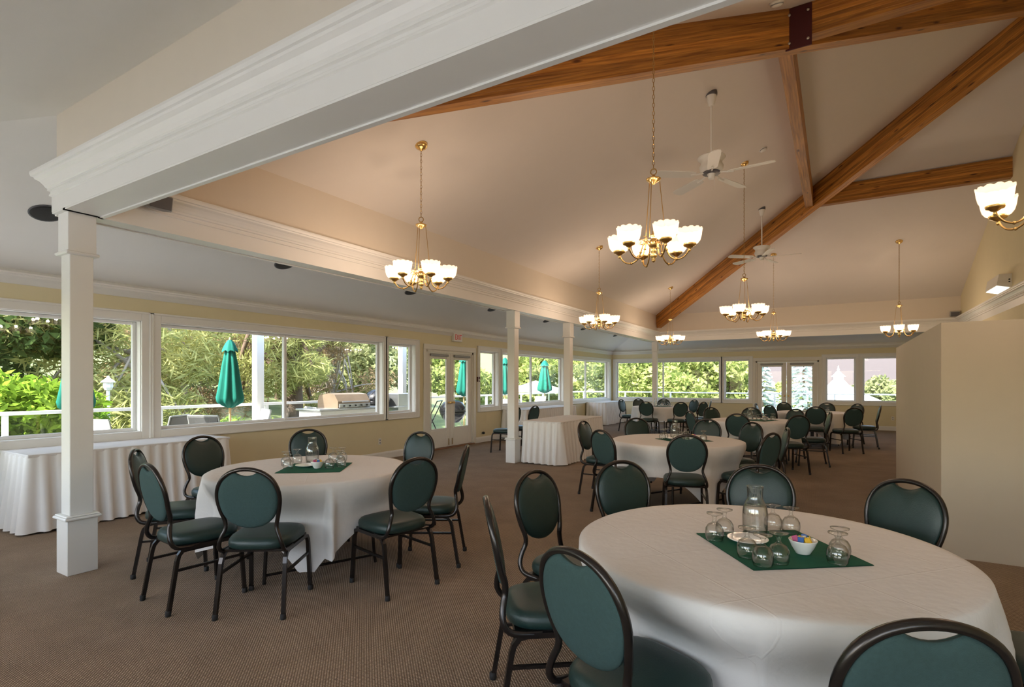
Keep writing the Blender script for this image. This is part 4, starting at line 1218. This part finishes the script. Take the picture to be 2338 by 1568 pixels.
MB().cbox(-.30, .30, -.25, .25, .12, 1.22, .01).build('body', 'steel', e); MB().cbox(-.42, .34, -.28, .28, .90, .93, .006).build('shelf', 'steel', e)
for a in (-1, 1): MB().lathe([(0, -.02), (.06, -.02), (.06, .02), (0, .02)], 12).build('wheel', 'black_rubber', e).matrix_local = Matrix.Translation((a*.25, -.2, .06)) @ Matrix.Rotation(PI/2, 4, 'X')
e = empty('folding_stand', (-8.6, 10.15, -.06), .4); tag(e, 'black folding tray stand seen through the left leaf of the left doors', 'stand')
for s in (-1, 1):
    MB().tube([(-.25, s*.22, 0), (.25, s*.22, 1.02)], .014, 6).build('leg', 'enamel_black', e); MB().tube([(.25, s*.19, 0), (-.25, s*.19, 1.02)], .014, 6).build('leg', 'enamel_black', e)
for s in (-1, 1): MB().tube([(s*.25, -.22, 1.02), (s*.25, .22, 1.02)], .014, 6).build('cross_bar', 'enamel_black', e)
e = empty('garden_lantern', (-11.4, 4.50, -.36)); tag(e, 'white garden lantern on a post beyond the railing', 'lantern')
MB().tube([(0, 0, -.15), (0, 0, 1.64)], .028, 8).build('post', 'rail_white', e)
MB().lathe([(0, 1.63), (.055, 1.64), (.08, 1.69), (.08, 1.78), (0, 1.78)], 8, smooth=False).build('lamp_body', 'rail_white', e)
MB().lathe([(.12, 1.78), (.11, 1.80), (.03, 1.86), (.02, 1.89), (0, 1.90)], 8, smooth=False).build('lamp_roof', 'rail_white', e)

# ---- gazebo below the far windows
e = empty('gazebo', (.15, 50, -3.2)); tag(e, 'white gazebo roof with a small cupola beyond the far window', 'gazebo')
n = 8
def octa(rows, name, mat):
    MB().lathe(rows, n, smooth=False).build(name, mat, e)
octa([(2.9, 3.05), (2.9, 3.15), (1.7, 3.75), (.75, 4.35), (.42, 4.75), (.36, 4.75), (0, 4.7)], 'roof', 'gazebo_white')
octa([(.36, 4.75), (.36, 5.05), (0, 5.05)], 'cupola', 'gazebo_white')
octa([(.50, 5.05), (.30, 5.25), (.10, 5.50), (0, 5.52)], 'cupola_roof', 'gazebo_white')
MB().lathe([(0, 5.50), (.05, 5.50), (.10, 5.62), (.05, 5.74), (.03, 5.85), (0, 5.95)], 8).build('finial', 'gazebo_white', e)
for k in range(n):
    a = 2*PI*k/n; MB().tube([(2.6*math.cos(a), 2.6*math.sin(a), 0), (2.6*math.cos(a), 2.6*math.sin(a), 3.1)], .08, 6).build('post', 'gazebo_white', e)

e = empty('market_canopy', (-12.3, 22.2, -.55)); tag(e, 'white peaked canopy beyond the railing, between the far umbrellas', 'canopy')
MB().lathe([(1.5, 1.50), (1.5, 1.62), (.55, 1.88), (.08, 2.02), (0, 2.04)], 4, smooth=False).build('roof', 'gazebo_white', e)
for a in (0, 1, 2, 3): MB().tube([(1.35*math.cos(a*PI/2), 1.35*math.sin(a*PI/2), 0), (1.35*math.cos(a*PI/2), 1.35*math.sin(a*PI/2), 1.55)], .04, 6).build('post', 'gazebo_white', e)
# ---- trees and shrubs
def leaves(m, rnd, c, rad, n, size, thin=1.0, shell=.55, droop=0):
    for _ in range(n):
        while True:
            p = Vector((rnd.uniform(-1, 1), rnd.uniform(-1, 1), rnd.uniform(-1, 1)))
            if shell < p.length <= 1: break
        pos = Vector((c[0]+p.x*rad[0], c[1]+p.y*rad[1], c[2]+p.z*rad[2]))
        u = Vector((rnd.gauss(0, 1), rnd.gauss(0, 1), rnd.gauss(0, .8)-droop)).normalized()
        w = u.orthogonal(); w.rotate(Matrix.Rotation(rnd.uniform(0, 6.28), 3, u)); w.normalize()
        s = size*rnd.uniform(.6, 1.3)
        m.add([pos-u*s, pos+w*s*.45*thin, pos+u*s, pos-w*s*.45*thin], [(0, 1, 2, 3)])
def tree(name, base, h, blobs, nleaf, size, mat, label, cat='tree', group=None, trunk=.12, bark='bark', thin=1.0, seed=1, branches=6, shell=.55):
    rnd = random.Random(seed)
    e = empty(name, base); tag(e, label, cat, group)
    m = MB(); tot = sum(b[3]*b[4]*b[5] for b in blobs)**1.0
    for bx, by, bz, rx, ry, rz_ in blobs:
        k = max(30, int(nleaf*(rx*ry*rz_)/tot))
        leaves(m, rnd, (bx, by, bz), (rx, ry, rz_), k, size, thin, shell)
    f = m.build('foliage', mat, e, fix=False); f['kind'] = 'stuff'
    if trunk:
        m = MB(); path = [(0, 0, 0), (.1*rnd.uniform(-1, 1), .1*rnd.uniform(-1, 1), h*.4), (.2*rnd.uniform(-1, 1), .2*rnd.uniform(-1, 1), h*.75), (0, 0, h)]
        m.tube(spline(path, 4), [trunk*(1-.75*i/12) for i in range(13)], 8)
        tr_ = m.build('trunk', bark, e)
        for _ in range(branches):
            b = rnd.choice(blobs); z0 = h*rnd.uniform(.25, .8)
            mid = (b[0]*.5+rnd.uniform(-.3, .3), b[1]*.5+rnd.uniform(-.3, .3), (z0+b[2])/2+rnd.uniform(-.2, .3))
            br = MB().tube(spline([(0, 0, z0), mid, (b[0]+rnd.uniform(-.4, .4)*b[3], b[1]+rnd.uniform(-.4, .4)*b[4], b[2]+rnd.uniform(-.3, .3)*b[5])], 4), [trunk*.42*(1-.09*i) for i in range(9)], 5)
            br.build('branch', bark, tr_)
    return e
def cloud(rnd, n, spread, zr, rad):
    return [(rnd.uniform(-1, 1)*spread[0], rnd.uniform(-1, 1)*spread[1], rnd.uniform(*zr), rad*rnd.uniform(.7, 1.2), rad*rnd.uniform(.7, 1.2), rad*rnd.uniform(.6, .9)) for _ in range(n)]
rnd = random.Random(21)
# vine hedge, low left
tree('vine_hedge', (-10.9, 2.2, -.5), 1.4, cloud(rnd, 26, (.5, 1.75), (.5, 1.75), .55), 15000, .075, 'leaf_vine', 'bright green vine hedge outside the nearest left window', 'hedge', None, .05, seed=2, branches=3, shell=.3)
tree('vine_hedge', (-10.7, 5.6, -.5), .9, cloud(rnd, 16, (.35, 1.6), (.25, .85), .42), 6000, .07, 'leaf_vine', 'low green vines behind the railing below the big umbrella', 'hedge', None, .05, seed=3, branches=3, shell=.3)
# dark tree at far left
tree('dark_tree', (-14.6, 2.2, -.4), 4.8, cloud(rnd, 22, (1.8, 2.6), (1.2, 4.6), 1.0), 15000, .11, 'leaf_dark', 'dark leafy tree behind the vine hedge at far left', 'tree', None, .16, seed=4)
# pines
tree('pine_tree', (-13.4, 6.0, -.4), 6.0, cloud(rnd, 34, (1.5, 2.0), (.7, 4.4), .75), 19000, .17, 'leaf_pine', 'light green pine outside the long left window, left of the porch post', 'tree', 'pines outside the left windows', .13, 'bark_grey', .22, seed=5, branches=22, shell=.2)
tree('pine_tree', (-13.6, 9.95, -.4), 6.5, cloud(rnd, 20, (1.6, 1.9), (.9, 4.4), .6), 9000, .16, 'leaf_pine', 'pine with a thick brown trunk right of the porch post', 'tree', 'pines outside the left windows', .34, 'bark', .22, seed=6, branches=30, shell=.2)
tree('dry_tree', (-14.5, 12.2, -.4), 5.0, cloud(rnd, 16, (1.6, 1.8), (1.0, 4.2), .7), 5000, .12, 'leaf_dry', 'bare twiggy tree outside behind the barbecue', 'tree', None, .10, 'bark_grey', .35, seed=7, branches=40, shell=.2)
tree('dry_tree', (-16.0, 8.2, -.2), 4.5, cloud(rnd, 16, (1.2, 1.8), (.4, 3.4), .8), 7000, .11, 'leaf_dry', 'brownish undergrowth tree behind the light green pine', 'tree', None, .08, 'bark_grey', .4, seed=17, branches=24, shell=.2)
tree('olive_tree', (-17.5, 15.8, -.2), 4.4, cloud(rnd, 14, (2.2, 2.2), (.8, 4.0), 1.1), 9000, .13, 'leaf_olive', 'grey-green tree seen through the left french doors', 'tree', None, .14, seed=8)
# backdrop shrubs on the slope, left side
for i, (x, y, s, mt, lb) in enumerate(((-22, 4, 2.6, 'leaf_dark', 'dark backdrop tree behind the far left window'), (-22, 10, 2.6, 'leaf_olive', 'olive backdrop tree behind the pines'),
                                  (-23, 16, 2.4, 'leaf_olive', 'olive backdrop tree behind the twiggy tree'), (-26, 23, 2.2, 'leaf_shrub', 'light green backdrop tree beyond the left doors'),
                                  (-18, 24, 1.9, 'leaf_shrub', 'yellow-green tree left of the second column, beyond the deck'), (-16.0, 28.5, 2.2, 'leaf_shrub', 'yellow-green tree right of the third column'))):
    tree('backdrop_tree', (x, y, gz(x, y)-.2), 4*s/2.4, cloud(rnd, 12, (s*.9, s*1.2), (.8, 2.1*s), s*.55), 7000, .17, mt, lb, 'tree', 'trees beyond the left railing', .15, seed=30+i)
# far side: shrubs and trees
for i, (x, y, s, h, mt, lb) in enumerate(((-14.0, 30, 2.6, 4.6, 'leaf_shrub', 'yellow-green tree outside the left half of the wide far window'),
                                       (-10.5, 33, 2.4, 5.2, 'leaf_olive', 'darker tree in the gap behind the far corner column'),
                                       (-7.6, 28.5, 2.5, 4.8, 'leaf_shrub', 'bright bushy tree filling the right half of the wide far window'),
                                       (-5.2, 31, 2.3, 4.9, 'leaf_shrub', 'light green tree outside the narrow far window'),
                                       (-3.0, 36, 1.8, 3.6, 'leaf_shrub', 'yellow bush between the two spruces'),
                                       (-2.2, 62, 3.0, 4.2, 'leaf_olive', 'distant olive trees left of the gazebo'),
                                       (3.4, 60, 3.0, 4.6, 'leaf_olive', 'distant olive trees right of the gazebo'),
                                       (5.2, 40, 2.2, 4.0, 'leaf_olive', 'round grey-green tree in the rightmost far window'),
                                       (8.5, 46, 2.6, 4.6, 'leaf_shrub', 'green tree at the right edge of the rightmost far window'))):
    tree('garden_tree', (x, y, gz(x, y)-.2), h*.8, cloud(rnd, 14, (s*.75, s*.75), (.9, h), s*.5), 9000, .15 if y < 40 else .22, mt, lb, 'tree', 'trees beyond the far deck', .15, seed=50+i)
def spruce(base, h, r, label, seed):
    rnd = random.Random(seed); e = empty('blue_spruce', base); tag(e, label, 'tree', 'blue spruces outside the far doors')
    m = MB()
    for i in range(26):
        t = i/26; z = .25+t*(h-.3); rr = r*(1-t)+.08
        for k in range(int(10+16*(1-t))):
            a = rnd.uniform(0, 6.28); tip = Vector((rr*math.cos(a), rr*math.sin(a), z-.12*rr+rnd.uniform(-.1, .1)))
            st = Vector((0, 0, z+.05))
            for q in range(7):
                p = st.lerp(tip, (q+2)/8); w = .13*(1.1-q/9)
                for s in (-1, 1):
                    d = Vector((-math.sin(a), math.cos(a), .2))*s*w+Vector((math.cos(a), math.sin(a), 0))*.10
                    m.add([p, p+d*.5+Vector((0, 0, .035)), p+d, p+d*.5-Vector((0, 0, .035))], [(0, 1, 2, 3)])
    f = m.build('foliage', 'leaf_spruce', e, fix=False); f['kind'] = 'stuff'
    MB().tube([(0, 0, 0), (0, 0, h)], [.10, .02], 8).build('trunk', 'bark', e)
spruce((-1.25, 27.0, -1.4), 4.9, 1.45, 'pale blue spruce filling the right pane of the far doors', 3)
spruce((-3.1, 28.5, -1.6), 4.2, 1.25, 'pale blue spruce in the left pane of the far doors', 4)
